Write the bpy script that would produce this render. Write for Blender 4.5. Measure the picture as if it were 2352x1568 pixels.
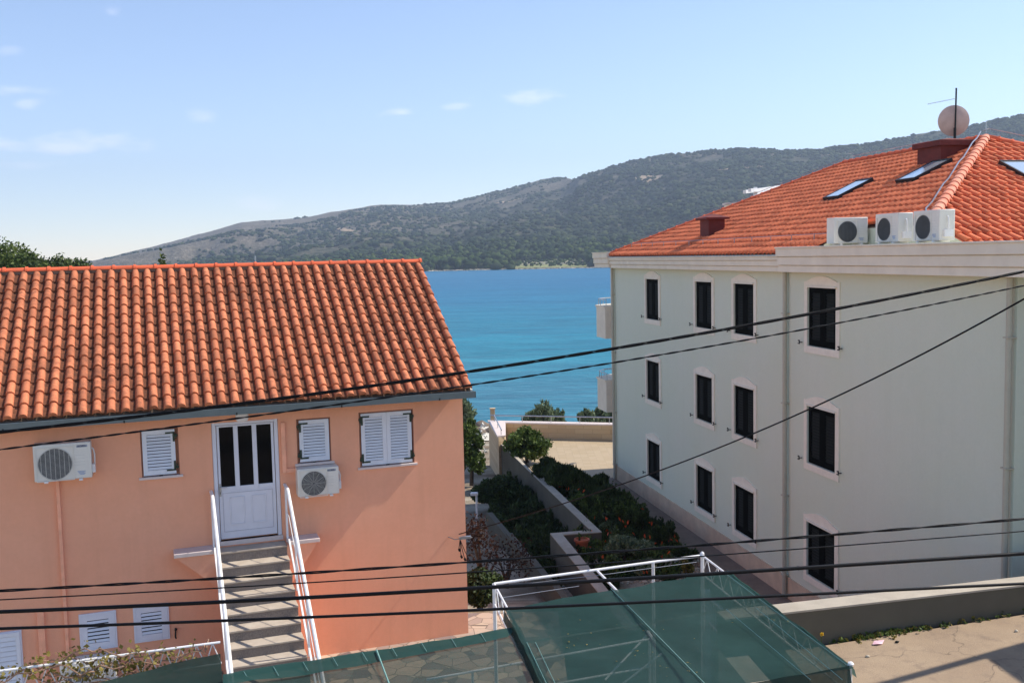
import bpy, math, random
import numpy as np
from mathutils import Matrix, Vector
R = math.radians
random.seed(7); rng = np.random.default_rng(7)
for o in list(bpy.data.objects): bpy.data.objects.remove(o)
scene = bpy.context.scene
col = scene.collection

# ------------------------------------------------------------------ camera
F_PX, CX, CY, CAMZ = 2300.0, 1176.0, 784.0, 7.5
pitch = math.atan(195/F_PX); roll = 0.0217
fw = np.array([0, math.cos(pitch), -math.sin(pitch)])
rt0 = np.array([1.0, 0, 0]); up0 = np.array([0, math.sin(pitch), math.cos(pitch)])
rt = math.cos(roll)*rt0 - math.sin(roll)*up0
up = math.cos(roll)*up0 + math.sin(roll)*rt0
CAM = np.array([0, 0, CAMZ])
cd = bpy.data.cameras.new("camera"); cam = bpy.data.objects.new("camera", cd); col.objects.link(cam)
cd.sensor_width = 36; cd.lens = 36*F_PX/2352; cd.clip_start = 0.1; cd.clip_end = 20000
cam.matrix_world = Matrix(((rt[0], up[0], -fw[0], 0), (rt[1], up[1], -fw[1], 0), (rt[2], up[2], -fw[2], CAMZ), (0, 0, 0, 1)))
scene.camera = cam
def ray(x, y): return fw + rt*(x-CX)/F_PX - up*(y-CY)/F_PX
def pz(x, y, z):                       # where the line of sight through a photo point meets the level z
    d = ray(x, y); return CAM + d*((z-CAMZ)/d[2])
def pd(x, y, dist):                    # ... or the vertical plane at a given distance
    d = ray(x, y); return CAM + d*(dist/d[1])

# ------------------------------------------------------------------ light, sky, exposure
SUN_AZ, SUN_EL = 74.0, 47.0            # clockwise from +Y
sd = bpy.data.lights.new("sun", 'SUN'); sd.energy = 3.8; sd.angle = R(0.5); sd.color = (1.0, 0.93, 0.82)
so = bpy.data.objects.new("sun", sd); col.objects.link(so)
sv = Vector((math.sin(R(SUN_AZ))*math.cos(R(SUN_EL)), math.cos(R(SUN_AZ))*math.cos(R(SUN_EL)), math.sin(R(SUN_EL))))
so.rotation_euler = sv.to_track_quat('Z', 'Y').to_euler()
world = bpy.data.worlds.new("World"); scene.world = world; world.use_nodes = True
SKY_STRENGTH = 0.13
scene.view_settings.view_transform = 'Standard'; scene.view_settings.look = 'None'
scene.view_settings.exposure = 0.75; scene.view_settings.gamma = 1

def build_world():
    nt = world.node_tree; N = nt.nodes; L = nt.links; N.clear()
    out = N.new('ShaderNodeOutputWorld'); bg = N.new('ShaderNodeBackground'); L.new(bg.outputs[0], out.inputs[0])
    sky = N.new('ShaderNodeTexSky'); sky.sky_type = 'NISHITA'; sky.sun_disc = False
    sky.sun_elevation = R(SUN_EL); sky.sun_rotation = R(SUN_AZ); sky.altitude = 10
    sky.air_density = 0.9; sky.dust_density = 0.05; sky.ozone_density = 3.2
    bg.inputs[1].default_value = SKY_STRENGTH
    tc = N.new('ShaderNodeTexCoord'); sep = N.new('ShaderNodeSeparateXYZ'); L.new(tc.outputs['Generated'], sep.inputs[0])
    def m(op, a, b=None):
        n = N.new('ShaderNodeMath'); n.operation = op
        for i, v in enumerate((a, b)):
            if v is None: continue
            if isinstance(v, (int, float)): n.inputs[i].default_value = v
            else: L.new(v, n.inputs[i])
        return n.outputs[0]
    yy = m('MAXIMUM', sep.outputs[1], 0.05)
    ax = m('DIVIDE', sep.outputs[0], yy); ez = m('DIVIDE', sep.outputs[2], yy)
    noi = N.new('ShaderNodeTexNoise'); noi.inputs['Scale'].default_value = 22; noi.inputs['Detail'].default_value = 7
    mp = N.new('ShaderNodeMapping'); mp.inputs['Scale'].default_value = (1, 1, 3.2); L.new(tc.outputs['Generated'], mp.inputs[0]); L.new(mp.outputs[0], noi.inputs['Vector'])
    acc = None
    for (x, y, w, h, s) in ((120, 332, 190, 26, .55), (50, 375, 120, 14, .25), (40, 205, 70, 14, .35), (62, 240, 30, 14, .35), (470, 272, 45, 15, .4), (922, 260, 42, 17, .6), (1225, 228, 85, 18, .65), (1045, 243, 28, 8, .35), (575, 470, 80, 18, .3), (255, 28, 22, 14, .3), (20, 115, 30, 12, .2)):
        d = ray(x, y); cxx = d[0]/d[1]; czz = d[2]/d[1]
        a = m('DIVIDE', m('SUBTRACT', ax, float(cxx)), w/F_PX); b = m('DIVIDE', m('SUBTRACT', ez, float(czz)), h/F_PX)
        q = m('SQRT', m('ADD', m('MULTIPLY', a, a), m('MULTIPLY', b, b)))
        k = m('SUBTRACT', 1.15, q); k = m('ADD', k, m('MULTIPLY', m('SUBTRACT', noi.outputs[0], 0.52), 4.2))
        n = N.new('ShaderNodeMath'); n.operation = 'MULTIPLY'; n.use_clamp = True
        L.new(k, n.inputs[0]); n.inputs[1].default_value = 0.9
        edge = N.new('ShaderNodeMath'); edge.operation = 'SUBTRACT'; edge.use_clamp = True; edge.inputs[0].default_value = 1.9; L.new(q, edge.inputs[1])
        v = m('MULTIPLY', m('MULTIPLY', n.outputs[0], edge.outputs[0]), s*.6)
        acc = v if acc is None else m('MAXIMUM', acc, v)
    mix = N.new('ShaderNodeMix'); mix.data_type = 'RGBA'
    tint = N.new('ShaderNodeMix'); tint.data_type = 'RGBA'; tint.blend_type = 'MULTIPLY'; tint.inputs[0].default_value = 1; L.new(sky.outputs[0], tint.inputs[6]); tint.inputs[7].default_value = (1.07, .965, .95, 1)
    L.new(acc, mix.inputs[0]); L.new(tint.outputs[2], mix.inputs[6]); mix.inputs[7].default_value = (7.6, 7.2, 7.6, 1)
    L.new(mix.outputs[2], bg.inputs[0])
build_world()

# ------------------------------------------------------------------ materials
def lin(r, g, b):
    f = lambda c: ((c/255+0.055)/1.055)**2.4 if c > 10 else c/255/12.92
    return (f(r), f(g), f(b), 1)
class Mat:
    def __init__(s, name):
        s.m = bpy.data.materials.new(name); s.m.use_nodes = True; s.N = s.m.node_tree.nodes; s.L = s.m.node_tree.links
        s.b = s.N['Principled BSDF']; s.tc = s.N.new('ShaderNodeTexCoord')
    def noise(s, scale, detail=4, rough=.55, vec=None, stretch=None):
        n = s.N.new('ShaderNodeTexNoise'); n.inputs['Scale'].default_value = scale; n.inputs['Detail'].default_value = detail; n.inputs['Roughness'].default_value = rough
        v = vec or s.tc.outputs['Object']
        if stretch:
            mp = s.N.new('ShaderNodeMapping'); mp.inputs['Scale'].default_value = stretch; s.L.new(v, mp.inputs[0]); v = mp.outputs[0]
        s.L.new(v, n.inputs['Vector']); return n.outputs[0]
    def ramp(s, fac, stops):
        r = s.N.new('ShaderNodeValToRGB'); e = r.color_ramp.elements
        while len(e) < len(stops): e.new(.5)
        for k, (p, c) in zip(e, stops): k.position = p; k.color = c if len(c) == 4 else (*c, 1)
        s.L.new(fac, r.inputs[0]); return r.outputs[0]
    def mix(s, fac, a, b, mode='MIX'):
        n = s.N.new('ShaderNodeMix'); n.data_type = 'RGBA'; n.blend_type = mode
        for i, v in ((0, fac), (6, a), (7, b)):
            if isinstance(v, (int, float)): n.inputs[i].default_value = v
            elif isinstance(v, tuple): n.inputs[i].default_value = v
            else: s.L.new(v, n.inputs[i])
        return n.outputs[2]
    def math(s, op, a, b=0.0, clamp=False):
        n = s.N.new('ShaderNodeMath'); n.operation = op; n.use_clamp = clamp
        for i, v in enumerate((a, b)):
            if isinstance(v, (int, float)): n.inputs[i].default_value = v
            else: s.L.new(v, n.inputs[i])
        return n.outputs[0]
    def attr(s, name):
        a = s.N.new('ShaderNodeAttribute'); a.attribute_name = name; return a.outputs['Fac']
    def island(s):
        g = s.N.new('ShaderNodeNewGeometry'); return g.outputs['Random Per Island']
    def bump(s, h, strength=.3, dist=.01):
        b = s.N.new('ShaderNodeBump'); b.inputs['Strength'].default_value = strength; b.inputs['Distance'].default_value = dist
        s.L.new(h, b.inputs['Height']); s.L.new(b.outputs[0], s.b.inputs['Normal'])
    def color(s, c):
        if isinstance(c, tuple): s.b.inputs['Base Color'].default_value = c
        else: s.L.new(c, s.b.inputs['Base Color'])
    def set(s, rough=.7, metal=0., spec=None):
        s.b.inputs['Roughness'].default_value = rough; s.b.inputs['Metallic'].default_value = metal
        if spec is not None: s.b.inputs['Specular IOR Level'].default_value = spec
        return s.m
def sc(c, k): return (c[0]*k, c[1]*k, c[2]*k, 1)
def plain(name, c, rough=.6, metal=0., var=.12, nscale=6., bump=.15, spec=.4, dirt=None):
    M = Mat(name); n = M.noise(nscale, 6)
    c1 = M.ramp(n, [(.3, sc(c, 1-var)), (.7, sc(c, 1+var))])
    if dirt:
        d = M.ramp(M.noise(1.7, 8, .7), [(.45, (0, 0, 0)), (.75, (1, 1, 1))]); c1 = M.mix(M.math('MULTIPLY', d, dirt[1]), c1, dirt[0])
    M.color(c1)
    if bump: M.bump(M.noise(nscale*14, 3), bump, .004)
    return M.set(rough, metal, spec)
def stucco(name, c, c2, var=1.0, streak=.35, grain=95):
    M = Mat(name)
    big = M.noise(.45, 5, .6); med = M.noise(3.2, 6, .65); fine = M.noise(grain, 3, .7)
    a = M.mix(M.ramp(big, [(.32, (0, 0, 0)), (.7, (1, 1, 1))]), c, c2)
    a = M.mix(M.math('MULTIPLY', M.ramp(med, [(.4, (0, 0, 0)), (.8, (1, 1, 1))]), .28*var), a, sc(c, .82))
    st = M.ramp(M.noise(1.0, 6, .7, stretch=(3.0, 3.0, .16)), [(.5, (0, 0, 0)), (.78, (1, 1, 1))])
    a = M.mix(M.math('MULTIPLY', st, streak*.55), a, sc(c, .72))
    mott = M.ramp(M.noise(14, 5, .75), [(.38, (0, 0, 0)), (.62, (1, 1, 1))]); a = M.mix(M.math('MULTIPLY', mott, .22), a, sc(c, .84))
    a = M.mix(M.math('MULTIPLY', fine, .3), a, sc(c, .76))
    M.color(a); M.bump(M.math('ADD', fine, M.math('MULTIPLY', med, .6)), .9, .008)
    return M.set(.93, 0, .2)
MT = {}
MT['pink'] = stucco('pink_stucco', lin(246, 175, 140), lin(250, 184, 150), 1.0, .6)
MT['pink_duct'] = plain('pink_painted_duct', lin(244, 172, 138), .6)
MT['grey_wall'] = stucco('pale_green_grey_render', lin(216, 223, 202), lin(220, 224, 208), .6, .22, 120)
MT['cornice'] = plain('cream_cornice', lin(230, 220, 200), .8, var=.05, nscale=2.2, dirt=(lin(170, 160, 145), .22))
MT['surround'] = plain('cream_stone_surround', lin(232, 224, 206), .8, var=.06, nscale=5)
MT['plinth'] = plain('pinkish_stone_plinth', lin(206, 184, 158), .7, var=.13, nscale=2.0, dirt=(lin(150, 125, 110), .3))
MT['pipe'] = plain('cream_pipe', lin(178, 174, 156), .5, var=.05)
MT['shutter_dark'] = plain('dark_green_shutter', lin(9, 11, 10), .85, var=.1, spec=.05)
MT['slat_dark'] = plain('dark_green_slat', lin(30, 34, 32), .8, var=.15, spec=.1)
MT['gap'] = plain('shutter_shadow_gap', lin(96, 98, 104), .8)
MT['shutter_white'] = plain('white_shutter', lin(222, 224, 230), .45, var=.04)
MT['white'] = plain('white_painted_metal', lin(236, 234, 232), .35, var=.05, dirt=(lin(170, 160, 150), .25))
MT['pvc'] = plain('white_pvc', lin(216, 216, 224), .35, var=.03, bump=.05)
MT['iron'] = plain('black_iron', lin(30, 32, 30), .5, .4)
MT['green_iron'] = plain('dark_green_hinge', lin(48, 60, 46), .5, .2)
MT['black_hole'] = plain('slat_gap_shade', lin(18, 17, 17), .8)
MT['sill'] = plain('pale_stone_sill', lin(214, 198, 190), .6, var=.06)
MT['reveal'] = plain('brown_reveal', lin(150, 98, 78), .85)
MT['gutter'] = plain('grey_gutter', lin(96, 108, 112), .38, .35, var=.08, spec=.5)
MT['aircon'] = plain('cream_white_casing', lin(222, 218, 208), .4, var=.03, bump=.05, dirt=(lin(160, 150, 135), .15))
MT['fan'] = plain('fan_grille_grey', lin(74, 76, 78), .5, .2)
MT['wirew'] = plain('grille_wire', lin(185, 183, 176), .45)
MT['midgrey'] = plain('mid_grey_grille', lin(96, 98, 98), .5)
MT['blueprint'] = plain('blue_print', lin(70, 120, 180), .5)
MT['ink'] = plain('dark_lettering', lin(28, 34, 52), .5)
MT['chimney'] = plain('oxide_red_chimney', lin(112, 46, 38), .75, var=.25, nscale=3, dirt=(lin(50, 25, 22), .5))
MT['concrete'] = plain('grey_concrete', lin(92, 88, 76), .9, var=.14, nscale=1.3, bump=.3, dirt=(lin(90, 84, 76), .5))
MT['concrete_top'] = plain('pale_concrete_coping', lin(178, 168, 152), .9, var=.1, nscale=2.5, bump=.3, dirt=(lin(120, 110, 98), .4))
MT['steel'] = plain('galvanised_steel', lin(170, 172, 176), .35, .8)
MT['dish'] = plain('dish_paint', lin(196, 172, 160), .5, var=.06, dirt=(lin(140, 110, 95), .3))
MT['cable'] = plain('black_cable', lin(10, 10, 12), .45, var=.2, spec=.2)
MT['granite'] = None
M = Mat('grey_granite_riser'); v = M.noise(160, 3); M.color(M.ramp(v, [(.35, lin(84, 76, 72)), (.5, lin(120, 110, 104)), (.68, lin(156, 145, 136))])); MT['granite'] = M.set(.6)
M = Mat('beige_stone_tread'); v = M.noise(5, 6); M.color(M.ramp(v, [(.3, lin(170, 155, 138)), (.7, lin(188, 175, 158))])); M.bump(M.noise(90), .15, .003); MT['tread'] = M.set(.7)
def glassmat():
    M = Mat('dark_window_glass'); M.color(lin(12, 11, 13)); return M.set(.08, 0, .12)
MT['glass'] = glassmat()
M = Mat('skylight_glass'); M.color(lin(214, 224, 228)); MT['skyglass'] = M.set(.12, 0.55, 1.0)

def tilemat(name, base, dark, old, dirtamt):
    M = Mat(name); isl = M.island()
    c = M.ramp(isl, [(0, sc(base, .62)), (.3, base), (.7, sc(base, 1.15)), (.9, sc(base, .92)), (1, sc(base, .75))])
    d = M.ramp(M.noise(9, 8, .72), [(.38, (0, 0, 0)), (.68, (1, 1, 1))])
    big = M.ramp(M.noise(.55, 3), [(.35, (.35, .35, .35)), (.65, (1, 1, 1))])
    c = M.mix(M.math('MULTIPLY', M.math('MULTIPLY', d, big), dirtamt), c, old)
    pan = M.math('MULTIPLY', M.attr('pan'), M.math('ADD', .78, M.math('MULTIPLY', d, .2)))  # pans darkened by colour: dirt plus the shadowed gaps between barrels
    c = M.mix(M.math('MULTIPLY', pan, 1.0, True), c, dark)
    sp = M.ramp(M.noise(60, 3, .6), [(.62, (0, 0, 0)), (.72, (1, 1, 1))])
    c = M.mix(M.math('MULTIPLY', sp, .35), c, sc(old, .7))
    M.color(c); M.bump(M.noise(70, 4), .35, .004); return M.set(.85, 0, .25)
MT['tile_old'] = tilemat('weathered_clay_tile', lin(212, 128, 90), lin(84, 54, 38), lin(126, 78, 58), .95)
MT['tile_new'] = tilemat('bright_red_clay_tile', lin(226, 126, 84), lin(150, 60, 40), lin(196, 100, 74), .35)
MT['ridge_old'] = plain('ridge_cap_clay', lin(222, 104, 66), .85, var=.12, nscale=4, dirt=(lin(150, 80, 60), .3))
MT['ridge_new'] = plain('pale_hip_cap_clay', lin(226, 138, 108), .85, var=.15, nscale=5, dirt=(lin(210, 190, 170), .5))
MT['mortar'] = plain('mortar', lin(126, 106, 92), .95, var=.2)

def foliage(name, stops, s=1.4):
    M = Mat(name); a = M.noise(s, 3); i = M.island()
    f = M.math('ADD', M.math('MULTIPLY', a, .75), M.math('MULTIPLY', i, .3))
    M.color(M.ramp(f, stops)); m = M.set(.6, 0, .25)
    # leaves let some light through
    tr = M.N.new('ShaderNodeBsdfTranslucent'); mixs = M.N.new('ShaderNodeMixShader'); mixs.inputs[0].default_value = .22
    out = M.N['Material Output']; M.L.new(M.b.outputs[0], mixs.inputs[1]); M.L.new(tr.outputs[0], mixs.inputs[2])
    cr = [n for n in M.N if n.type == 'VALTORGB'][0]; M.L.new(cr.outputs[0], tr.inputs[0]); M.L.new(mixs.outputs[0], out.inputs[0]); return m
MT['leaf_dark'] = foliage('dark_evergreen_leaves', [(.3, lin(32, 44, 25)), (.6, lin(62, 80, 42)), (.85, lin(104, 118, 66))])
MT['leaf_mid'] = foliage('mid_green_leaves', [(.3, lin(50, 66, 30)), (.6, lin(88, 108, 48)), (.85, lin(140, 152, 80))])
MT['leaf_olive'] = foliage('grey_green_leaves', [(.25, lin(62, 76, 56)), (.5, lin(104, 120, 88)), (.8, lin(150, 160, 126))])
MT['leaf_pine'] = foliage('pine_needles', [(.3, lin(42, 56, 24)), (.6, lin(82, 96, 40)), (.85, lin(128, 136, 62))], .5)
MT['leaf_red'] = foliage('reddish_leaves', [(.3, lin(40, 30, 22)), (.6, lin(74, 48, 34)), (.85, lin(98, 66, 46))])
MT['leaf_vine'] = foliage('vine_leaves', [(.3, lin(84, 74, 40)), (.55, lin(122, 112, 50)), (.85, lin(166, 144, 84))], 6)
MT['bark'] = plain('bark', lin(92, 76, 62), .9, var=.3, nscale=12)
MT['vinewood'] = plain('vine_stem', lin(150, 118, 96), .9, var=.2)
MT['flower_orange'] = plain('orange_petals', lin(226, 92, 40), .6)
MT['flower_white'] = plain('white_petals', lin(225, 222, 215), .6)
MT['flower_yellow'] = plain('yellow_petals', lin(230, 190, 50), .6)
MT['paper'] = plain('pink_paper', lin(235, 190, 200), .6)

# ------------------------------------------------------------------ mesh helpers
class MB:
    def __init__(s): s.v = []; s.f = []; s.a = []; s.useattr = False
    def add(s, vs, fs, a=0.0):
        k = len(s.v); s.v.extend([tuple(map(float, p)) for p in vs]); s.f.extend([tuple(k+i for i in f) for f in fs])
        s.a.extend([a]*len(vs) if not isinstance(a, (list, tuple)) else list(a)); return s
    def box(s, x0, x1, y0, y1, z0, z1):
        if x1 < x0: x0, x1 = x1, x0
        if y1 < y0: y0, y1 = y1, y0
        if z1 < z0: z0, z1 = z1, z0
        return s.add([(x0, y0, z0), (x1, y0, z0), (x1, y1, z0), (x0, y1, z0), (x0, y0, z1), (x1, y0, z1), (x1, y1, z1), (x0, y1, z1)],
                     [(0, 3, 2, 1), (4, 5, 6, 7), (0, 1, 5, 4), (1, 2, 6, 5), (2, 3, 7, 6), (3, 0, 4, 7)])
    def hexa(s, p): return s.add(p, [(0, 3, 2, 1), (4, 5, 6, 7), (0, 1, 5, 4), (1, 2, 6, 5), (2, 3, 7, 6), (3, 0, 4, 7)])
    def prism(s, pts, z0, z1):            # outline in x, y
        n = len(pts); ar = sum(pts[i][0]*pts[(i+1) % n][1]-pts[(i+1) % n][0]*pts[i][1] for i in range(n))
        if ar < 0: pts = pts[::-1]
        z1l = z1 if isinstance(z1, (list, tuple)) else [z1]*n
        if ar < 0: z1l = z1l[::-1]
        vs = [(p[0], p[1], z0) for p in pts]+[(p[0], p[1], z) for p, z in zip(pts, z1l)]
        return s.add(vs, [tuple(range(n-1, -1, -1)), tuple(range(n, 2*n))]+[(i, (i+1) % n, n+(i+1) % n, n+i) for i in range(n)])
    def plate(s, pts, y0, y1):            # outline in x, z, extruded along y
        n = len(pts); ar = sum(pts[i][0]*pts[(i+1) % n][1]-pts[(i+1) % n][0]*pts[i][1] for i in range(n))
        if ar < 0: pts = pts[::-1]
        vs = [(p[0], y0, p[1]) for p in pts]+[(p[0], y1, p[1]) for p in pts]
        return s.add(vs, [tuple(range(n)), tuple(range(2*n-1, n-1, -1))]+[(i, n+i, n+(i+1) % n, (i+1) % n) for i in range(n)])
    def tube(s, pts, r, seg=8, cap=True):
        pts = [np.array(p, float) for p in pts]; n = len(pts); vs = []
        prev = None
        for i, p in enumerate(pts):
            t = pts[min(i+1, n-1)]-pts[max(i-1, 0)]; t /= (np.linalg.norm(t)+1e-9)
            if prev is None:
                a = np.array([0, 0, 1.0]) if abs(t[2]) < .9 else np.array([1.0, 0, 0]); e1 = np.cross(t, a)
            else: e1 = prev-t*(prev@t)
            e1 /= np.linalg.norm(e1); e2 = np.cross(t, e1); prev = e1
            rr = r[i] if isinstance(r, (list, tuple)) else r
            for k in range(seg):
                an = 2*math.pi*k/seg; vs.append(p+e1*rr*math.cos(an)+e2*rr*math.sin(an))
        fs = [(i*seg+k, i*seg+(k+1) % seg, (i+1)*seg+(k+1) % seg, (i+1)*seg+k) for i in range(n-1) for k in range(seg)]
        if cap: fs += [tuple(range(seg-1, -1, -1)), tuple((n-1)*seg+k for k in range(seg))]
        return s.add(vs, fs)
    def bar(s, a, b, w, h=None):          # square bar from a to b
        h = h or w; a = np.array(a, float); b = np.array(b, float); t = b-a; t /= np.linalg.norm(t)
        u = np.cross(t, [0, 0, 1.0]) if abs(t[2]) < .95 else np.array([1.0, 0, 0]); u /= np.linalg.norm(u); v = np.cross(u, t)
        c = [(-1, -1), (1, -1), (1, 1), (-1, 1)]
        return s.hexa([a+u*w/2*i+v*h/2*j for i, j in c]+[b+u*w/2*i+v*h/2*j for i, j in c])
    def disc(s, c, r, y0, y1, seg=32, ax='y'):
        n = seg; an = [2*math.pi*i/n for i in range(n)]
        return s.plate([(c[0]+r*math.cos(a), c[1]+r*math.sin(a)) for a in an], y0, y1)
    def ring(s, c, r0, r1, y0, y1, seg=32):
        vs = []; n = seg
        for rr in (r0, r1):
            for y in (y0, y1): vs += [(c[0]+rr*math.cos(2*math.pi*i/n), y, c[1]+rr*math.sin(2*math.pi*i/n)) for i in range(n)]
        fs = []
        for i in range(n):
            j = (i+1) % n; fs += [(i, j, 2*n+j, 2*n+i), (n+i, 3*n+i, 3*n+j, n+j), (i, n+i, n+j, j), (2*n+i, 2*n+j, 3*n+j, 3*n+i)]
        return s.add(vs, fs)
    def build(s, name, mat, parent=None, bevel=0, smooth=False, attr=False, **props):
        me = bpy.data.meshes.new(name); me.from_pydata(s.v, [], s.f); me.materials.append(mat)
        if attr:
            at = me.attributes.new('pan', 'FLOAT', 'POINT'); at.data.foreach_set('value', s.a)
        if smooth: me.shade_smooth()
        me.update(); o = bpy.data.objects.new(name, me); col.objects.link(o)
        if parent is not None: o.parent = parent
        if bevel:
            b = o.modifiers.new('bevel', 'BEVEL'); b.width = bevel; b.segments = 2; b.limit_method = 'ANGLE'; b.angle_limit = R(40)
            me.shade_smooth(); 
            try: me.set_sharp_from_angle(angle=R(35))
            except Exception: pass
        for k, v in props.items(): o[k] = v
        return o
def tag(o, label=None, cat=None, group=None, kind=None):
    for k, v in (('label', label), ('category', cat), ('group', group), ('kind', kind)):
        if v: o[k] = v
    return o
def thing(name, loc, label, cat, group=None, rz=0, rot=None):
    o = bpy.data.objects.new(name, None); o.empty_display_size = .3; col.objects.link(o)
    o.location = loc; o.rotation_euler = rot or (0, 0, rz); return tag(o, label, cat, group)
def copy_tree(o, parent=None):
    c = o.copy(); col.objects.link(c); c.parent = parent
    for ch in [x for x in bpy.data.objects if x.parent == o]: copy_tree(ch, c)
    return c
def big_mesh(name, V, Fq, mat, parent=None, smooth=False):
    me = bpy.data.meshes.new(name); V = np.asarray(V, np.float32); Fq = np.asarray(Fq, np.int32); k = Fq.shape[1]
    me.vertices.add(len(V)); me.vertices.foreach_set('co', V.ravel())
    me.loops.add(Fq.size); me.loops.foreach_set('vertex_index', Fq.ravel())
    me.polygons.add(len(Fq)); me.polygons.foreach_set('loop_start', np.arange(0, Fq.size, k, dtype=np.int32)); me.polygons.foreach_set('loop_total', np.full(len(Fq), k, np.int32))
    if smooth: me.polygons.foreach_set('use_smooth', np.ones(len(Fq), bool))
    me.materials.append(mat); me.update(calc_edges=True); me.validate()
    o = bpy.data.objects.new(name, me); col.objects.link(o)
    if parent is not None: o.parent = parent
    return o
# value noise in numpy
_perm = rng.random((256, 256))
def vnoise(x, y):
    xi = np.floor(x).astype(int); yi = np.floor(y).astype(int); fx = x-xi; fy = y-yi
    fx = fx*fx*(3-2*fx); fy = fy*fy*(3-2*fy)
    g = lambda a, b: _perm[a % 256, b % 256]
    return (g(xi, yi)*(1-fx)+g(xi+1, yi)*fx)*(1-fy)+(g(xi, yi+1)*(1-fx)+g(xi+1, yi+1)*fx)*fy
def fbm(x, y, o=5):
    s = 0; a = .5
    for i in range(o): s = s+a*vnoise(x*2**i+17*i, y*2**i+31*i); a *= .5
    return s
def leaf_cards(centers, radii, n, size, seed, flat=.0, shell=.55, aspect=1.8, upw=0.0, fuzz=.3):
    """n small leaf-sized quads spread through clumps (centers, radii)"""
    g = np.random.default_rng(seed); C = np.asarray(centers, float); Rr = np.asarray(radii, float)
    if Rr.ndim == 1: Rr = np.repeat(Rr[:, None], 3, 1)
    w = Rr[:, 0]*Rr[:, 2]; idx = g.choice(len(C), n, p=w/w.sum())
    d = g.normal(size=(n, 3)); d /= np.linalg.norm(d, axis=1)[:, None]
    rad = shell+(1-shell)*g.random(n)**.6; rad *= (1-fuzz/2+fuzz*g.random(n))
    P = C[idx]+d*Rr[idx]*rad[:, None]
    a = g.normal(size=(n, 3)) + d*.6; a[:, 2] += upw*1.6; a[:, :2] *= (1-.5*min(upw, 1)); a /= np.linalg.norm(a, axis=1)[:, None]
    b = np.cross(a, g.normal(size=(n, 3))); b /= np.linalg.norm(b, axis=1)[:, None]
    s = size*(.6+.8*g.random(n))[:, None]
    V = np.stack([P-a*s*aspect/2, P+b*s*.5, P+a*s*aspect/2, P-b*s*.5], 1).reshape(-1, 3)
    Fq = np.arange(4*n).reshape(n, 4); return V, Fq
def clumps(c, r, k, seed, cr=.42, bottom=-.5):
    g = np.random.default_rng(seed); out = []; rad = []
    while len(out) < k:
        d = g.normal(size=3); d /= np.linalg.norm(d)
        if d[2] < bottom: continue
        q = (.35+.5*g.random()); p = np.array(c)+d*np.array(r)*q; out.append(p); rr = cr*(.6+.7*g.random()); rad.append(np.array(r)*rr)
    return out, rad

# ================================================================== SETTING: ground, sea, hills
def gh(x, y):
    """height of the natural ground"""
    x = np.asarray(x, float); y = np.asarray(y, float)
    yy = np.where(x > .9, y+3.6, y)
    h = np.interp(yy, [-50, 20.6, 21.0, 27, 48, 60, 70, 84, 400], [0, 0, -.15, -1.9, -2.9, -3.5, -4.35, -6.5, -40])
    left = np.clip((-12-x)/30, 0, 1); hl = np.interp(y, [-50, 20, 60, 150, 190, 420], [0, 0, 1.0, 1.5, -5.5, -40])
    return h*(1-left)+hl*left+.05*(fbm(x*.8, y*.8)-.5)*np.clip((y-21)/5, 0, 1)
def grid_obj(name, xs, ys, hf, mat, smooth=True):
    X, Y = np.meshgrid(xs, ys); Z = hf(X, Y); V = np.stack([X, Y, Z], -1).reshape(-1, 3)
    nx = len(xs); i, j = np.meshgrid(np.arange(nx-1), np.arange(len(ys)-1)); a = (j*nx+i).ravel()
    return big_mesh(name, V, np.stack([a, a+1, a+nx+1, a+nx], 1), mat, smooth=smooth)
M = Mat('soil_and_gravel'); a = M.noise(.8, 6); b = M.noise(28, 4)
c = M.mix(M.ramp(a, [(.4, (0, 0, 0)), (.6, (1, 1, 1))]), lin(120, 104, 84), lin(168, 158, 140)); c = M.mix(M.ramp(b, [(.4, (0, 0, 0)), (.7, (.6, .6, .6))]), c, lin(90, 76, 60))
M.color(c); M.bump(b, .6, .03); MT['soil'] = M.set(.95)
g = grid_obj('ground', np.concatenate([np.arange(-200, -30, 10), np.arange(-30, 14, .5), np.arange(14, 160, 10)]), np.concatenate([np.arange(-20, 16, 4), np.arange(16, 90, .5), np.arange(90, 420, 15)]), gh, MT['soil'])
tag(g, kind='structure')
# crazy paving by the house corner
M = Mat('crazy_paving'); vo = M.N.new('ShaderNodeTexVoronoi'); vo.inputs['Scale'].default_value = 3.2; M.L.new(M.tc.outputs['Object'], vo.inputs['Vector'])
ve = M.N.new('ShaderNodeTexVoronoi'); ve.feature = 'DISTANCE_TO_EDGE'; ve.inputs['Scale'].default_value = 3.2; M.L.new(M.tc.outputs['Object'], ve.inputs['Vector'])
cc = M.ramp(vo.outputs['Color'], [(.2, lin(112, 98, 98)), (.45, lin(168, 148, 132)), (.7, lin(190, 172, 150)), (.9, lin(140, 120, 118))])
cc = M.mix(M.ramp(ve.outputs['Distance'], [(.012, (1, 1, 1)), (.03, (0, 0, 0))]), cc, lin(110, 96, 84)); M.color(cc); M.bump(M.noise(20), .3, .01); MT['paving'] = M.set(.85)
pv = MB().prism([(-10, 16.2), (-10, 19.0), (-.95, 20.6), (.85, 20.6), (.85, 15.9)], -.1, .02).build('path', MT['paving'], kind='structure')
# yard slab under the shade net
MT['yard'] = plain('yard_concrete', lin(138, 128, 116), .9, var=.12, nscale=1.2, bump=.3, dirt=(lin(84, 76, 66), .6))
MB().box(-14, 3.3, 2, 15.9, -.1, .012).build('pavement', MT['yard'], kind='structure')

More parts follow.
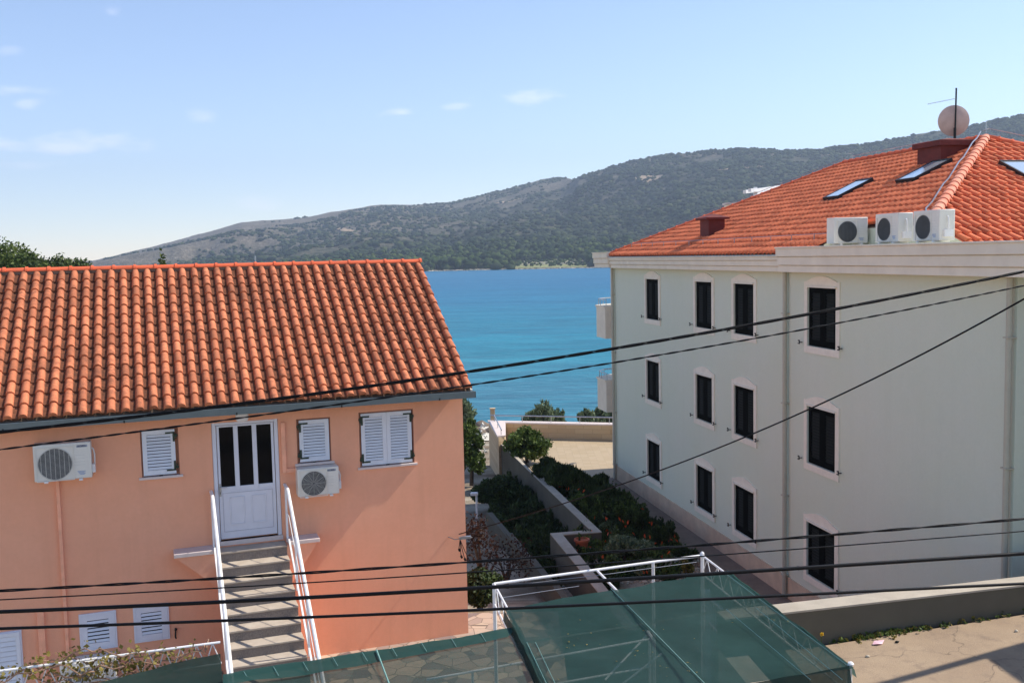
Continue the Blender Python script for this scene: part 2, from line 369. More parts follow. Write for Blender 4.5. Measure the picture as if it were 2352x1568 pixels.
# sea
M = Mat('sea_water')
cpos = M.N.new('ShaderNodeSeparateXYZ'); M.L.new(M.tc.outputs['Object'], cpos.inputs[0])
sh = M.math('DIVIDE', cpos.outputs[1], 420.0)
n1 = M.noise(.012, 3, .5, stretch=(.6, 1.0, 1))
sh = M.math('ADD', sh, M.math('MULTIPLY', M.math('SUBTRACT', n1, .5), .5), True)
M.color(M.ramp(sh, [(.0, (.07, .18, .25)), (.16, (.045, .185, .26)), (.32, (.010, .185, .26)), (.6, (.008, .15, .26)), (1, (.008, .135, .26))]))
w1 = M.noise(1.1, 4, .6, stretch=(.35, 1.0, 1)); w2 = M.noise(.09, 4, .6, stretch=(.35, 1, 1))
M.bump(M.math('ADD', w1, M.math('MULTIPLY', w2, 2.5)), .9, .45)
_c = [l for l in M.L if l.to_socket == M.b.inputs['Base Color']][0].from_socket
w3 = M.ramp(M.noise(.35, 6, .75, stretch=(.25, 1.0, 1)), [(.35, (.62, .66, .7)), (.65, (1.25, 1.2, 1.16))]); w4 = M.ramp(M.noise(.02, 4, .6, stretch=(.2, 1.6, 1)), [(.35, (.86, .9, .92)), (.65, (1.1, 1.08, 1.05))])  # ripple light and dark painted into the water colour as streaks
M.color(M.mix(1.0, M.mix(1.0, _c, w3, 'MULTIPLY'), w4, 'MULTIPLY'))
MT['sea'] = M.set(.38, 0, .16)
tag(grid_obj('sea', np.array([-3500, -600, 0, 600, 3500]), np.array([58, 200, 500, 1200, 3800]), lambda x, y: x*0-4.5, MT['sea']), kind='structure')

# ---- hills across the bay: height field in polar columns
ridge_px = [(-600, 640), (-200, 622), (100, 612), (215, 600), (300, 578), (400, 555), (500, 528), (560, 511), (700, 500), (800, 481), (880, 470), (960, 470), (1040, 466), (1130, 444), (1200, 426), (1250, 412), (1290, 407), (1320, 412), (1400, 386), (1450, 371), (1500, 361), (1560, 352), (1640, 345), (1700, 342), (1750, 343), (1830, 347), (1900, 340), (2000, 329), (2100, 311), (2200, 295), (2280, 278), (2352, 262), (2500, 240), (2900, 215), (3300, 240)]
rx = np.array([p[0] for p in ridge_px], float); ry = np.array([p[1] for p in ridge_px], float)
def px_az(x, y=600): d = ray(x, y); return math.atan2(d[0], d[1])
azs = np.array([px_az(x) for x in rx]); tans = np.array([ray(x, y)[2]/math.hypot(ray(x, y)[0], ray(x, y)[1]) for x, y in ridge_px])
AZ = np.linspace(azs[0], azs[-1], 620); TT = np.interp(AZ, azs, tans)
xpx = np.interp(AZ, azs, rx)
DR = np.interp(xpx, [-600, 200, 700, 1290, 1330, 1700, 2352, 3300], [2600, 2600, 2500, 2300, 1950, 1750, 1650, 1600])   # distance of the crest
D0 = np.interp(xpx, [-600, 300, 900, 1400, 1800, 2352, 3300], [1300, 1150, 930, 905, 900, 900, 900])                    # distance of the shore
S = np.concatenate([[-.03, 0], np.linspace(.004, 1, 130), [1.15, 1.35]])
VV = np.zeros((len(S), len(AZ), 3))
HZ = np.zeros((len(S), len(AZ)))
for i, s in enumerate(S):
    D = D0+(DR-D0)*s; X = D*np.sin(AZ); Y = D*np.cos(AZ)
    zr = CAMZ+DR*TT
    if s <= 0: Z = np.full(len(AZ), -4.5 + s*120)
    elif s <= 1:
        prof = .06*s**.5+.94*s**1.25
        Z = -4.5+(zr+4.5)*prof+ (fbm(X*.006, Y*.006)-.48)*70*math.sin(math.pi*min(s, 1))*min(1, s*3)+(fbm(X*.03+9, Y*.03, 4)-.5)*14*min(1, s*6)*(1-s)**.3
        if s < .15: Z = np.maximum(Z, -4.5+s*60)
        # keep the slope below the crest line as seen from the town
        Z = np.minimum(Z, CAMZ+D*(TT*(.25+.75*s**.5)+.0)+0*Z) if s > .25 else Z
    else: Z = zr-(s-1)*260
    VV[i, :, 0] = X; VV[i, :, 1] = Y; VV[i, :, 2] = Z
# crest irregularity
ci = list(S).index(1.0)
VV[ci, :, 2] += (fbm(VV[ci, :, 0]*.03, VV[ci, :, 1]*.03)-.5)*5
na = len(AZ); i, j = np.meshgrid(np.arange(na-1), np.arange(len(S)-1)); a = (j*na+i).ravel()
M = Mat('scrub_covered_hillside')
w = M.noise(.004, 5, .6); f1 = M.noise(.045, 6, .7); f2 = M.noise(.16, 4, .7)
sep = M.N.new('ShaderNodeSeparateXYZ'); M.L.new(M.tc.outputs['Object'], sep.inputs[0])
bare = M.math('ADD', M.math('MULTIPLY', sep.outputs[0], -.0011), M.math('MULTIPLY', sep.outputs[2], .0052))
bare = M.math('ADD', bare, M.math('MULTIPLY', M.math('SUBTRACT', w, .5), 1.6))
bare = M.math('ADD', bare, M.math('MULTIPLY', M.math('SUBTRACT', f1, .5), 1.2))
rock = M.ramp(f2, [(.3, lin(84, 78, 64)), (.55, lin(112, 103, 88)), (.75, lin(160, 152, 138))])
scr = M.ramp(M.math('ADD', M.math('MULTIPLY', f1, .5), M.math('MULTIPLY', f2, .5)), [(.36, lin(24, 34, 22)), (.5, lin(44, 54, 34)), (.64, lin(88, 86, 60))])
M.color(M.mix(M.ramp(bare, [(.1, (0, 0, 0)), (.85, (1, 1, 1))]), scr, rock)); M.bump(f2, 1, 3.0)
MT['hill'] = M.set(.95, 0, .1)
hills = big_mesh('hills', VV.reshape(-1, 3), np.stack([a, a+1, a+na+1, a+na], 1), MT['hill'], smooth=True); tag(hills, kind='structure')

def hill_point(x, s):      # photo column x, slope parameter s -> point on the hills
    ai = int(np.clip(np.searchsorted(xpx, x), 1, na-1)); si = int(np.clip(np.searchsorted(S, s), 1, len(S)-3))
    ta = (x-xpx[ai-1])/(xpx[ai]-xpx[ai-1]); ts = (s-S[si-1])/(S[si]-S[si-1])
    return (VV[si-1, ai-1]*(1-ta)+VV[si-1, ai]*ta)*(1-ts)+(VV[si, ai-1]*(1-ta)+VV[si, ai]*ta)*ts
def ico(sub):
    import bmesh
    bm = bmesh.new(); bmesh.ops.create_icosphere(bm, subdivisions=sub, radius=1); V = np.array([v.co[:] for v in bm.verts]); Fq = np.array([[v.index for v in f.verts] for f in bm.faces]); bm.free(); return V, Fq
IC1 = ico(1); IC2 = ico(2); IC3 = ico(3)
def blobs(P, Rr, base, seed, jit=.3):
    g = np.random.default_rng(seed); bv, bf = base; n = len(P)
    V = bv[None]*(1+jit*(g.random((n, len(bv), 1))-.5)*2); V = V*np.asarray(Rr)[:, None, :]+np.asarray(P)[:, None, :]
    Fq = (bf[None]+(np.arange(n)*len(bv))[:, None, None]).reshape(-1, 3); return V.reshape(-1, 3), Fq
def far_leaf(name, stops):
    M = Mat(name); i = M.island(); f2 = M.noise(.35, 4, .7)
    M.color(M.ramp(M.math('ADD', M.math('MULTIPLY', i, .55), M.math('MULTIPLY', f2, .45)), stops)); M.bump(M.noise(.9, 4, .8), 1, 1.2); return M.set(.9, 0, .1)
MT['scrub'] = far_leaf('far_scrub', [(.2, lin(24, 36, 21)), (.5, lin(44, 58, 33)), (.8, lin(82, 90, 52))])
MT['wood'] = far_leaf('far_pine_wood', [(.2, lin(28, 42, 20)), (.5, lin(50, 68, 30)), (.8, lin(84, 98, 46))])
P = []; Q = []; g = np.random.default_rng(3)
while len(P) < 26000:
    x = g.uniform(150, 2500); s = g.random()**.8*1.0; p = hill_point(x, min(s, .995))
    if 1180 < x < 1350 and s < .062: continue
    cover = 1.15-.55*np.clip((900-x)/700, 0, 1)-.9*max(0, s-.55)*(1 if x < 1330 else .25)
    if fbm(np.array(p[0]*.009), np.array(p[1]*.009))+.25*fbm(np.array(p[0]*.03), np.array(p[1]*.03)) > .62*cover+.05+.1*g.random(): continue
    r = g.uniform(1.6, 4.2)*(1.35 if s < .25 else 1); P.append(p+np.array([0, 0, r*.3])); Q.append((r*g.uniform(.9, 1.4), r*g.uniform(.9, 1.4), r*.75))
V, Fq = blobs(P, Q, IC1, 5, .35); tag(big_mesh('scrub', V, Fq, MT['scrub'], smooth=False), 'dark green macchia scrub covering the hillside across the bay', 'scrub', kind='stuff')
# pine wood along the far shore
P = []; Q = []
while len(P) < 3600:
    x = g.uniform(560, 2000); top = np.interp(x, [560, 900, 1150, 1400, 2000], [.03, .16, .2, .2, .2]); s = g.random()*top+.004
    if 1182 < x < 1348 and s < .060 and g.random() < .985: continue
    p = hill_point(x, s); r = g.uniform(2.6, 5.4)*(1-.4*s/top); hh = g.uniform(3.0, 8)
    for q in range(2): P.append(p+np.array([g.uniform(-1.5, 1.5), g.uniform(-1.5, 1.5), hh*(.55+.35*q)])); Q.append((r*g.uniform(.7, 1.1), r*g.uniform(.7, 1.1), r*g.uniform(.6, .9)))
V, Fq = blobs(P, Q, IC2, 6, .3); tag(big_mesh('far_wood', V, Fq, MT['wood'], smooth=False), 'pine wood lining the far shore of the bay', 'wood', kind='stuff')
# grassy clearing and shore stones
MT['clearing'] = plain('clearing_grass', lin(128, 130, 84), .95, var=.4, nscale=.4, bump=0)
MT['shore_rock'] = plain('shore_rock', lin(186, 176, 158), .95, var=.25, nscale=1)
cv = []; nS = 10; xsn = np.linspace(1150, 1352, 40)
for sI in range(nS):
    for x in xsn:
        e = abs((x-1262)/100); s = .002+(.058*(1-e**2.2 if e < 1 else 0)+.001)*sI/(nS-1); cv.append(hill_point(x, s)+np.array([0, 0, .8]))
i, j = np.meshgrid(np.arange(39), np.arange(nS-1)); a = (j*40+i).ravel()
tag(big_mesh('clearing', cv, np.stack([a, a+1, a+41, a+40], 1), MT['clearing'], smooth=True), kind='structure')
P = [hill_point(x, g.uniform(0.0, .0035)) for x in g.uniform(500, 1500, 900)]; Q = [(q*1.6, q*1.6, q*.7) for q in g.uniform(.3, 1.0, 900)]
P += [hill_point(g.uniform(1180, 1345), g.uniform(.02, .05))+np.array([0, 0, 1.]) for _ in range(260)]; Q += [(q*1.5, q*1.5, q*.6) for q in g.uniform(.3, .9, 260)]
V, Fq = blobs(P, Q, IC1, 8); tag(big_mesh('shore_rocks', V, Fq, MT['shore_rock']), 'pale rocks scattered along the far waterline', 'rocks', kind='stuff')
P = [hill_point(g.uniform(1180, 1345), g.uniform(.01, .055))+np.array([0, 0, 1.5]) for _ in range(170)]; Q = [(q, q, q*.9) for q in g.uniform(.8, 1.9, 170)]
V, Fq = blobs(P, Q, IC1, 9); tag(big_mesh('low_bushes', V, Fq, MT['wood']), 'low bushes dotting the clearing on the far shore', 'bushes', kind='stuff')
# pale cuts and tracks on the slopes
def scar(x0, y0, x1, y1, w, h, s0, s1):
    b = MB(); n = 14; up_ = []; lo = []
    for k in range(n+1):
        x = x0+(x1-x0)*k/n; s = s0+(s1-s0)*k/n; ww = w*math.sin(math.pi*(k+.3)/(n+.6))*(.6+.5*random.random())
        lo.append(hill_point(x, s-ww)+np.array([0, 0, h])); up_.append(hill_point(x, s+ww)+np.array([0, 0, h]))
    b.add(lo+up_, [(k, k+1, n+2+k, n+1+k) for k in range(n)]); return b
MT['scar'] = plain('bare_earth', lin(176, 152, 124), .95, var=.15, nscale=.1, bump=0)
def find_s(x, y):
    best = min(np.linspace(.01, .99, 197), key=lambda s: abs((lambda q: CY-F_PX*((q-CAM)@up)/((q-CAM)@fw))(hill_point(x, s))-y)); return best
for (x0, y0, x1, y1, w) in ((1455, 413, 1525, 405, .022), (1140, 470, 1200, 458, .008), (1640, 395, 1790, 380, .006), (1330, 548, 1348, 556, .006), (760, 535, 830, 533, .006), (1880, 360, 2080, 340, .006), (1210, 582, 1340, 600, .003)):
    tag(scar(x0, y0, x1, y1, w, 1.6, find_s(x0, y0), find_s(x1, y1)).build('terrain', MT['scar'], smooth=True), kind='structure')

# near beach
MT['beach'] = plain('pebble_beach', lin(206, 198, 182), .95, var=.2, nscale=3, bump=.6)
tag(grid_obj('beach', np.arange(-30, 60, 2.), np.arange(59, 72, 1.), lambda x, y: gh(x, y)+.06, MT['beach']), kind='structure')
P = []; Q = []
for _ in range(160):
    x = random.uniform(-8, 14); y = random.uniform(63, 69); P.append((x, y, float(gh(x, y))+.1)); q = random.uniform(.12, .5); Q.append((q*1.3, q, q*.7))
V, Fq = blobs(P, Q, IC1, 11); tag(big_mesh('beach_stones', V, Fq, plain('wet_stone', lin(110, 96, 84), .8, var=.3)), 'brown stones strewn along the near beach', 'stones', kind='stuff')

# ================================================================== roof tiles
def tile_roof(name, mat, o, a, b, n, vmax, ulim, tw, tl, parent, seg=6, pan_on=True, vmin=0.0):
    """rows of interlocking clay tiles: o eave origin, a along the eave, b up the slope, n normal; ulim(v) -> (u0, u1)"""
    o, a, b, n = (np.array(q, float) for q in (o, a, b, n)); m = MB()
    rows = int(round((vmax-vmin)/tl)); tl = (vmax-vmin)/rows
    br = tw*.30; bc = tw*.68     # barrel radius and centre across the tile
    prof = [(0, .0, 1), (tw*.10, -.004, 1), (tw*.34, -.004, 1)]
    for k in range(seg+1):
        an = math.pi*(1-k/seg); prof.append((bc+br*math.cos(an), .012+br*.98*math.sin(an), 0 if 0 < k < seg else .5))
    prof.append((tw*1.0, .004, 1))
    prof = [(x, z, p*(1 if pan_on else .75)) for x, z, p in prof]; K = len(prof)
    for r_ in range(rows):
        v0 = vmin+r_*tl; v1 = v0+tl*1.06; vm = v0+tl*.5
        lo, hi = ulim(vm); k0 = math.floor(lo/tw)-1; k1 = math.ceil(hi/tw)+1
        for c in range(k0, k1):
            u0 = c*tw
            if u0+tw < lo+.02 or u0 > hi-.02: continue
            ju = random.uniform(-.003, .003); jv = random.uniform(-.006, .006); jn = random.uniform(-.002, .003)
            vs = []; at = []
            for (vv, zz, tap) in ((v0+jv, -.012, 1), (v0+jv, .030, 1), (v0+jv+.012, .036, 1.0), (v1, .006, .86)):
                l2, h2 = ulim(min(max(vv, vmin), vmax))
                for (x, z, p) in prof:
                    x2 = bc+(x-bc)*tap if p < 1 else x
                    z2 = z*tap if p < 1 else z
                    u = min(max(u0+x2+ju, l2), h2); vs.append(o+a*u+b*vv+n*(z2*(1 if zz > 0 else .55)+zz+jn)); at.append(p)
            fs = []
            for q in range(3): fs += [(q*K+i, q*K+i+1, (q+1)*K+i+1, (q+1)*K+i) for i in range(K-1)]
            m.add(vs, fs, at)
    ob = m.build(name, mat, parent, smooth=True, attr=True)
    try: ob.data.set_sharp_from_angle(angle=R(45))
    except Exception: pass
    return ob
def cap_row(name, mat, p0, p1, n, r, L, parent, seg=10, flare=1.18):
    p0 = np.array(p0, float); p1 = np.array(p1, float); d = p1-p0; T = np.linalg.norm(d); d /= T; n = np.array(n, float); s = np.cross(d, n); s /= np.linalg.norm(s); n = np.cross(s, d)
    k = max(1, int(round(T/L))); L = T/k; m = MB()
    for i in range(k):
        a0 = i*L; vs = []; sts = [(a0, r*flare), (a0+.05, r*flare), (a0+.055, r*1.02), (a0+L+.02, r*.96)]
        for (q, rr) in sts:
            for j in range(seg+1):
                an = math.pi*j/seg; vs.append(p0+d*q+s*rr*math.cos(an)+n*rr*.9*math.sin(an))
        K = seg+1; fs = [(q*K+j, q*K+j+1, (q+1)*K+j+1, (q+1)*K+j) for q in range(3) for j in range(seg)]+[tuple(range(K))]
        m.add(vs, fs)
    return m.build(name, mat, parent, smooth=False)

def wall_with_holes(mb, x0, x1, z0, z1, holes, y=0.0, depth=.12, dirn=1):
    """front sheet in the x-z plane at y with rectangular holes and their reveals"""
    xs = sorted({x0, x1, *[h[0] for h in holes], *[h[1] for h in holes]}); zs = sorted({z0, z1, *[h[2] for h in holes], *[h[3] for h in holes]})
    for i in range(len(xs)-1):
        for j in range(len(zs)-1):
            cx_, cz_ = (xs[i]+xs[i+1])/2, (zs[j]+zs[j+1])/2
            if any(h[0] < cx_ < h[1] and h[2] < cz_ < h[3] for h in holes): continue
            mb.add([(xs[i], y, zs[j]), (xs[i+1], y, zs[j]), (xs[i+1], y, zs[j+1]), (xs[i], y, zs[j+1])], [(0, 1, 2, 3)])
    for h in holes:
        a, b, c, d = h[:4]; e = y+depth
        mb.add([(a, y, c), (b, y, c), (b, y, d), (a, y, d), (a, e, c), (b, e, c), (b, e, d), (a, e, d)], [(0, 1, 5, 4), (1, 2, 6, 5), (2, 3, 7, 6), (3, 0, 4, 7), (4, 5, 6, 7)])

# ================================================================== PINK HOUSE (local x along the front, y into the house)
HP = pz(1076, 1455, 0); PANG = R(90-70.2)
house = thing('pink_house', tuple(HP), 'salmon pink two storey house with weathered orange clay tile roof and outside stairs', 'house', rz=PANG)
XL = -13.0; EAVE = 4.95; RD = 3.25; RZ = 7.36
doorh = (-4.74, -3.56, 2.44, 4.62)
wins = [(-5.95, -5.31, 3.74, 4.60), (-3.23, -2.60, 3.74, 4.58), (-2.06, -1.00, 3.56, 4.62)]
mb = MB(); wall_with_holes(mb, XL, 0, -.3, EAVE, [doorh]+wins, 0, .10)
mb.add([(XL, 0, -.3), (XL, 6.5, -.3), (XL, 6.5, EAVE), (XL, 3.25, RZ-.1), (XL, 0, EAVE)], [(0, 4, 3, 2, 1)])
mb.add([(0, 0, -.3), (0, 6.5, -.3), (0, 6.5, EAVE), (0, 3.25, RZ-.1), (0, 0, EAVE)], [(0, 1, 2, 3, 4)])
mb.add([(XL, 6.5, -.3), (0, 6.5, -.3), (0, 6.5, EAVE), (XL, 6.5, EAVE)], [(3, 2, 1, 0)])
mb.build('wall', MT['pink'], house)
# roof
slope = np.array([0, RD+.38, RZ-(EAVE+.02)]); sl = np.linalg.norm(slope); bdir = slope/sl; nrm = np.array([0, -bdir[2], bdir[1]])
roof = MB()
roof.add([(XL-.1, -.36, EAVE-.03), (.06, -.36, EAVE-.03), (.06, RD, RZ-.06), (XL-.1, RD, RZ-.06), (XL-.1, 2*RD+.36, EAVE-.03), (.06, 2*RD+.36, EAVE-.03)], [(0, 1, 2, 3), (3, 2, 5, 4)])
roof.add([(XL-.1, -.34, EAVE-.12), (.04, -.34, EAVE-.12), (.04, RD, RZ-.15), (XL-.1, RD, RZ-.15), (XL-.1, 2*RD+.34, EAVE-.12), (.04, 2*RD+.34, EAVE-.12)], [(3, 2, 1, 0), (4, 5, 2, 3)])
roofo = roof.build('roof', MT['mortar'], house)
tw = .228
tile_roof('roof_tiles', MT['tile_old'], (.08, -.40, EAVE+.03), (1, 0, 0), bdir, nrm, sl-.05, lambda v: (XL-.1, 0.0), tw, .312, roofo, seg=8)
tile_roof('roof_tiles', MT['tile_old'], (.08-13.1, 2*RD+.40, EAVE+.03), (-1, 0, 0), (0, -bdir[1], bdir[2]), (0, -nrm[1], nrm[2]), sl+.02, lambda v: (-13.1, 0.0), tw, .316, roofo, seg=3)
cap_row('ridge_cap', MT['ridge_old'], (.10, RD, RZ+.055), (XL-.1, RD, RZ+.055), (0, 0, 1), .08, .405, roofo, flare=1.25)
MB().box(XL-.1, .08, RD-.055, RD+.055, RZ-.1, RZ+.07).build('ridge_mortar', MT['mortar'], roofo)
MB().add([(.085, -.40, EAVE-.09), (.085, -.40, EAVE+.02), (.085, RD, RZ+.02), (.085, RD, RZ-.09), (.05, -.40, EAVE-.09), (.05, -.40, EAVE+.02), (.05, RD, RZ+.02), (.05, RD, RZ-.09)], [(0, 3, 2, 1), (4, 5, 6, 7), (0, 1, 5, 4), (3, 7, 6, 2), (1, 2, 6, 5), (0, 4, 7, 3)]).build('verge_trim', MT['surround'], roofo)
# gutter: open box profile with a folded lip, straps
gm = MB(); gy0, gy1, gz0, gz1 = -.50, -.37, EAVE-.13, EAVE-.01
prof = [(gy1, gz1), (gy1, gz0), (gy0, gz0), (gy0, gz1), (gy0+.02, gz1+.006), (gy0+.02, gz1-.008), (gy0+.008, gz1-.008), (gy0+.008, gz0+.008), (gy1-.008, gz0+.008), (gy1-.008, gz1)]
K = len(prof); gm.add([(XL-.1, p, q) for p, q in prof]+[(.12, p, q) for p, q in prof], [(i, (i+1) % K, K+(i+1) % K, K+i) for i in range(K)])
gm.box(.11, .123, gy0, gy1, gz0, gz1); gut = gm.build('gutter', MT['gutter'], house)
for x in np.arange(-.6, XL, -1.86): MB().box(x-.012, x+.012, gy0-.006, gy0+.03, gz0-.005, gz0+.04).build('gutter_strap', MT['iron'], gut)

def louvre_shutter(parent, x0, x1, z0, z1, y, mat, slat=.055, frame=.075, mid=False, name='shutter', face=-1, gap=.74, smat=None):
    """a louvred leaf: stiles, rails and tilted slats as one mesh; face -1 looks towards -y"""
    m = MB(); t = .03; ya, yb = (y-t, y) if face < 0 else (y, y+t)
    m.box(x0, x0+frame, ya, yb, z0, z1); m.box(x1-frame, x1, ya, yb, z0, z1)
    m.box(x0+frame, x1-frame, ya, yb, z0, z0+frame*1.15); m.box(x0+frame, x1-frame, ya, yb, z1-frame, z1)
    n = int((z1-z0-2.15*frame)/slat); a = z0+frame*1.15; sm_ = MB() if smat else m
    for i in range(n):
        zc = a+(i+.5)*(z1-frame-a)/n; h = slat*.5*gap
        sm_.hexa([(x0+frame, ya+.004, zc-h), (x1-frame, ya+.004, zc-h), (x1-frame, ya+.010, zc-h-.002), (x0+frame, ya+.010, zc-h-.002),
                (x0+frame, yb-.008, zc+h), (x1-frame, yb-.008, zc+h), (x1-frame, yb-.002, zc+h-.002), (x0+frame, yb-.002, zc+h-.002)])
    MB().box(x0+frame*.9, x1-frame*.9, yb+.001, yb+.004, z0+.03, z1-.03).build('shade_backing', MT['black_hole'] if smat else MT['gap'], parent)  # dark sheet standing in for the shade between the slats
    if smat: sm_.build('slats', smat, parent)
    return m.build(name, mat, parent)
def hinges(parent, xe, side, z0, z1, y):
    for zz, sgn in ((z1-.06, -1), (z0+.07, 1)):
        m = MB(); m.box(xe, xe+side*.16, y-.012, y, zz-.014, zz+.014); m.box(xe+side*.0, xe+side*.035, y-.012, y, zz, zz+sgn*.16)
        m.box(xe-side*.045, xe, y-.03, y-.004, zz+sgn*.05-.02, zz+sgn*.05+.02); m.tube([(xe-side*.02, y-.02, zz+sgn*.02), (xe-side*.02, y-.02, zz+sgn*.11)], .012, 6); m.build('hinge', MT['green_iron'], parent)
for wi, (x0, x1, z0, z1) in enumerate(wins):
    fr = MB(); e = .018
    fr.box(x0+.001, x0+e, .002, .085, z0, z1); fr.box(x1-e, x1-.001, .002, .085, z0, z1); fr.box(x0+e, x1-e, .002, .085, z1-e, z1-.001)
    w = fr.build('window', MT['reveal'], house)
    MB().box(x0-.05, x1+.05, -.045, .09, z0-.035, z0+.008).build('sill', MT['sill'], w, bevel=.004)
    if wi == 0: louvre_shutter(w, x0+.03, x1-.06, z0+.03, z1-.03, .035, MT['shutter_white']); hinges(w, x1-.06, -1, z0+.03, z1-.03, .005)
    elif wi == 1: louvre_shutter(w, x0+.05, x1-.03, z0+.03, z1-.03, .035, MT['shutter_white']); hinges(w, x0+.05, 1, z0+.03, z1-.03, .005)
    else:
        xm = (x0+x1)/2; louvre_shutter(w, x0+.04, xm-.002, z0+.03, z1-.03, .035, MT['shutter_white']); louvre_shutter(w, xm+.002, x1-.04, z0+.03, z1-.03, .035, MT['shutter_white'])
        hinges(w, x0+.04, 1, z0+.03, z1-.03, .005); hinges(w, x1-.04, -1, z0+.03, z1-.03, .005)
    MB().box((x0+x1)/2-.03, (x0+x1)/2+.03, -.015, .01, z0+.008, z0+.025).build('catch', MT['iron'], w)
# door
dx0, dx1, dz0, dz1 = doorh; dm = MB(); fy = .03
dm.box(dx0+.005, dx0+.075, 0.012, .09, dz0, dz1); dm.box(dx1-.075, dx1-.005, .012, .09, dz0, dz1); dm.box(dx0+.075, dx1-.075, .012, .09, dz1-.05, dz1-.004)
lx0, lx1 = dx0+.085, dx1-.085; gz = 3.44; lz1 = dz1-.06
dm.box(lx0, lx1, fy, .08, dz0+.03, gz-.09)
gw = [(lx0+.045, lx0+.295), (lx0+.375, lx0+.625), (lx0+.705, lx1-.045)]
dm.box(lx0, gw[0][0], fy, .08, gz-.09, lz1); dm.box(gw[0][1], gw[1][0], fy, .08, gz-.09, lz1); dm.box(gw[1][1], gw[2][0], fy, .08, gz-.09, lz1); dm.box(gw[2][1], lx1, fy, .08, gz-.09, lz1)
for a, b in gw: dm.box(a, b, fy, .08, gz-.09, gz-.01); dm.box(a, b, fy, .08, lz1-.03, lz1)
door = dm.build('door', MT['pvc'], house, bevel=.004)
for a, b in gw: MB().box(a, b, fy+.025, fy+.035, gz-.01, lz1-.03).build('pane', MT['glass'], door)
pm = MB()
def rim(m, a, b, c, d, y, w=.008, h=.006):
    m.box(a, b, y-h, y, c, c+w); m.box(a, b, y-h, y, d-w, d); m.box(a, a+w, y-h, y, c+w, d-w); m.box(b-w, b, y-h, y, c+w, d-w)
rim(pm, lx0+.06, lx1-.06, dz0+.16, gz-.12, fy)
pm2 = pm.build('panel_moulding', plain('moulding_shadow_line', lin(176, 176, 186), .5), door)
pm = MB(); xm = (lx0+lx1)/2; rim(pm, lx0+.18, xm-.06, dz0+.28, gz-.2, fy, .02, .012); rim(pm, xm+.06, lx1-.18, dz0+.28, gz-.2, fy, .02, .012); pm.build('panel_moulding', MT['pvc'], door, bevel=.004)
hm = MB(); hm.box(lx0+.005, lx0+.04, fy-.012, fy, 3.27, 3.5); hm.tube([(lx0+.022, fy-.01, 3.44), (lx0+.022, fy-.05, 3.44), (lx0+.14, fy-.05, 3.44)], .012, 8); hm.build('handle', MT['steel'], door)
MB().box(lx0+.017, lx0+.028, fy-.014, fy-.012, 3.31, 3.35).build('keyhole', MT['iron'], door)
MB().box(dx0-.01, dx1+.01, -.02, .1, dz0-.08, dz0-.0).build('threshold', MT['sill'], house)
# lower openings: two louvred hatches and the window at the left
for (x0, x1, z0, z1, wd) in ((-7.11, -6.50, .76, 1.43, 0), (-6.22, -5.62, .78, 1.44, 1)):
    m = MB(); m.box(x0, x0+.13, -.035, .0, z0, z1); m.box(x1-.13, x1, -.035, .0, z0, z1); m.box(x0+.13, x1-.13, -.035, 0, z0, z0+.13); m.box(x0+.13, x1-.13, -.035, 0, z1-.13, z1)
    rim(m, x0+.03, x1-.03, z0+.03, z1-.03, -.035, .01, .006)
    v = m.build('louvred_hatch', MT['pvc'], house, bevel=.004); s_ = MB()
    for i in range(6):
        zc = z0+.13+(i+.5)*(z1-z0-.26)/6; s_.hexa([(x0+.13, -.036, zc-.024), (x1-.13, -.036, zc-.024), (x1-.13, -.030, zc-.027), (x0+.13, -.030, zc-.027), (x0+.13, -.012, zc+.016), (x1-.13, -.012, zc+.016), (x1-.13, -.006, zc+.014), (x0+.13, -.006, zc+.014)])
    s_.build('slats', MT['shutter_white'], v); MB().box(x0+.12, x1-.12, -.002, .001, z0+.12, z1-.12).build('shade_backing', MT['black_hole'], v)  # black sheet painted as the shade behind the hatch slats
m = MB(); m.box(-9.0, -8.02, -.04, -.0, .1, 1.3); w = m.build('window', MT['pvc'], house); louvre_shutter(w, -8.97, -8.05, .12, 1.28, -.04, MT['shutter_white'], slat=.085, frame=.06)
# ducts and downpipes on the wall
MB().box(-7.345, -7.285, -.055, 0, .0, 3.86).build('wall_duct', MT['pink_duct'], house, bevel=.006)
MB().box(-7.76, -7.65, -.07, 0, 0, 1.60).build('wall_duct', MT['pink_duct'], house, bevel=.006)
m = MB(); m.box(-3.52, -3.44, -.05, 0, 3.60, 4.55); m.box(-3.44, -3.26, -.05, 0, 3.60, 3.68); m.build('wall_duct', MT['pink_duct'], house, bevel=.006)
# landing corbels under the door
lm = MB()
lm.plate([(-5.47, 2.33), (-4.74, 2.33), (-4.74, 1.68)], -.34, -.0).build('corbel', MT['pink'], house)
MB().plate([(-3.53, 2.33), (-2.96, 2.33), (-3.53, 1.50)], -.34, 0).build('corbel', MT['pink'], house)
MB().box(-5.49, -4.80, -.38, 0, 2.33, 2.40).build('landing_slab', MT['sill'], house, bevel=.006); MB().box(-3.49, -2.93, -.38, 0, 2.33, 2.40).build('landing_slab', MT['sill'], house, bevel=.006)
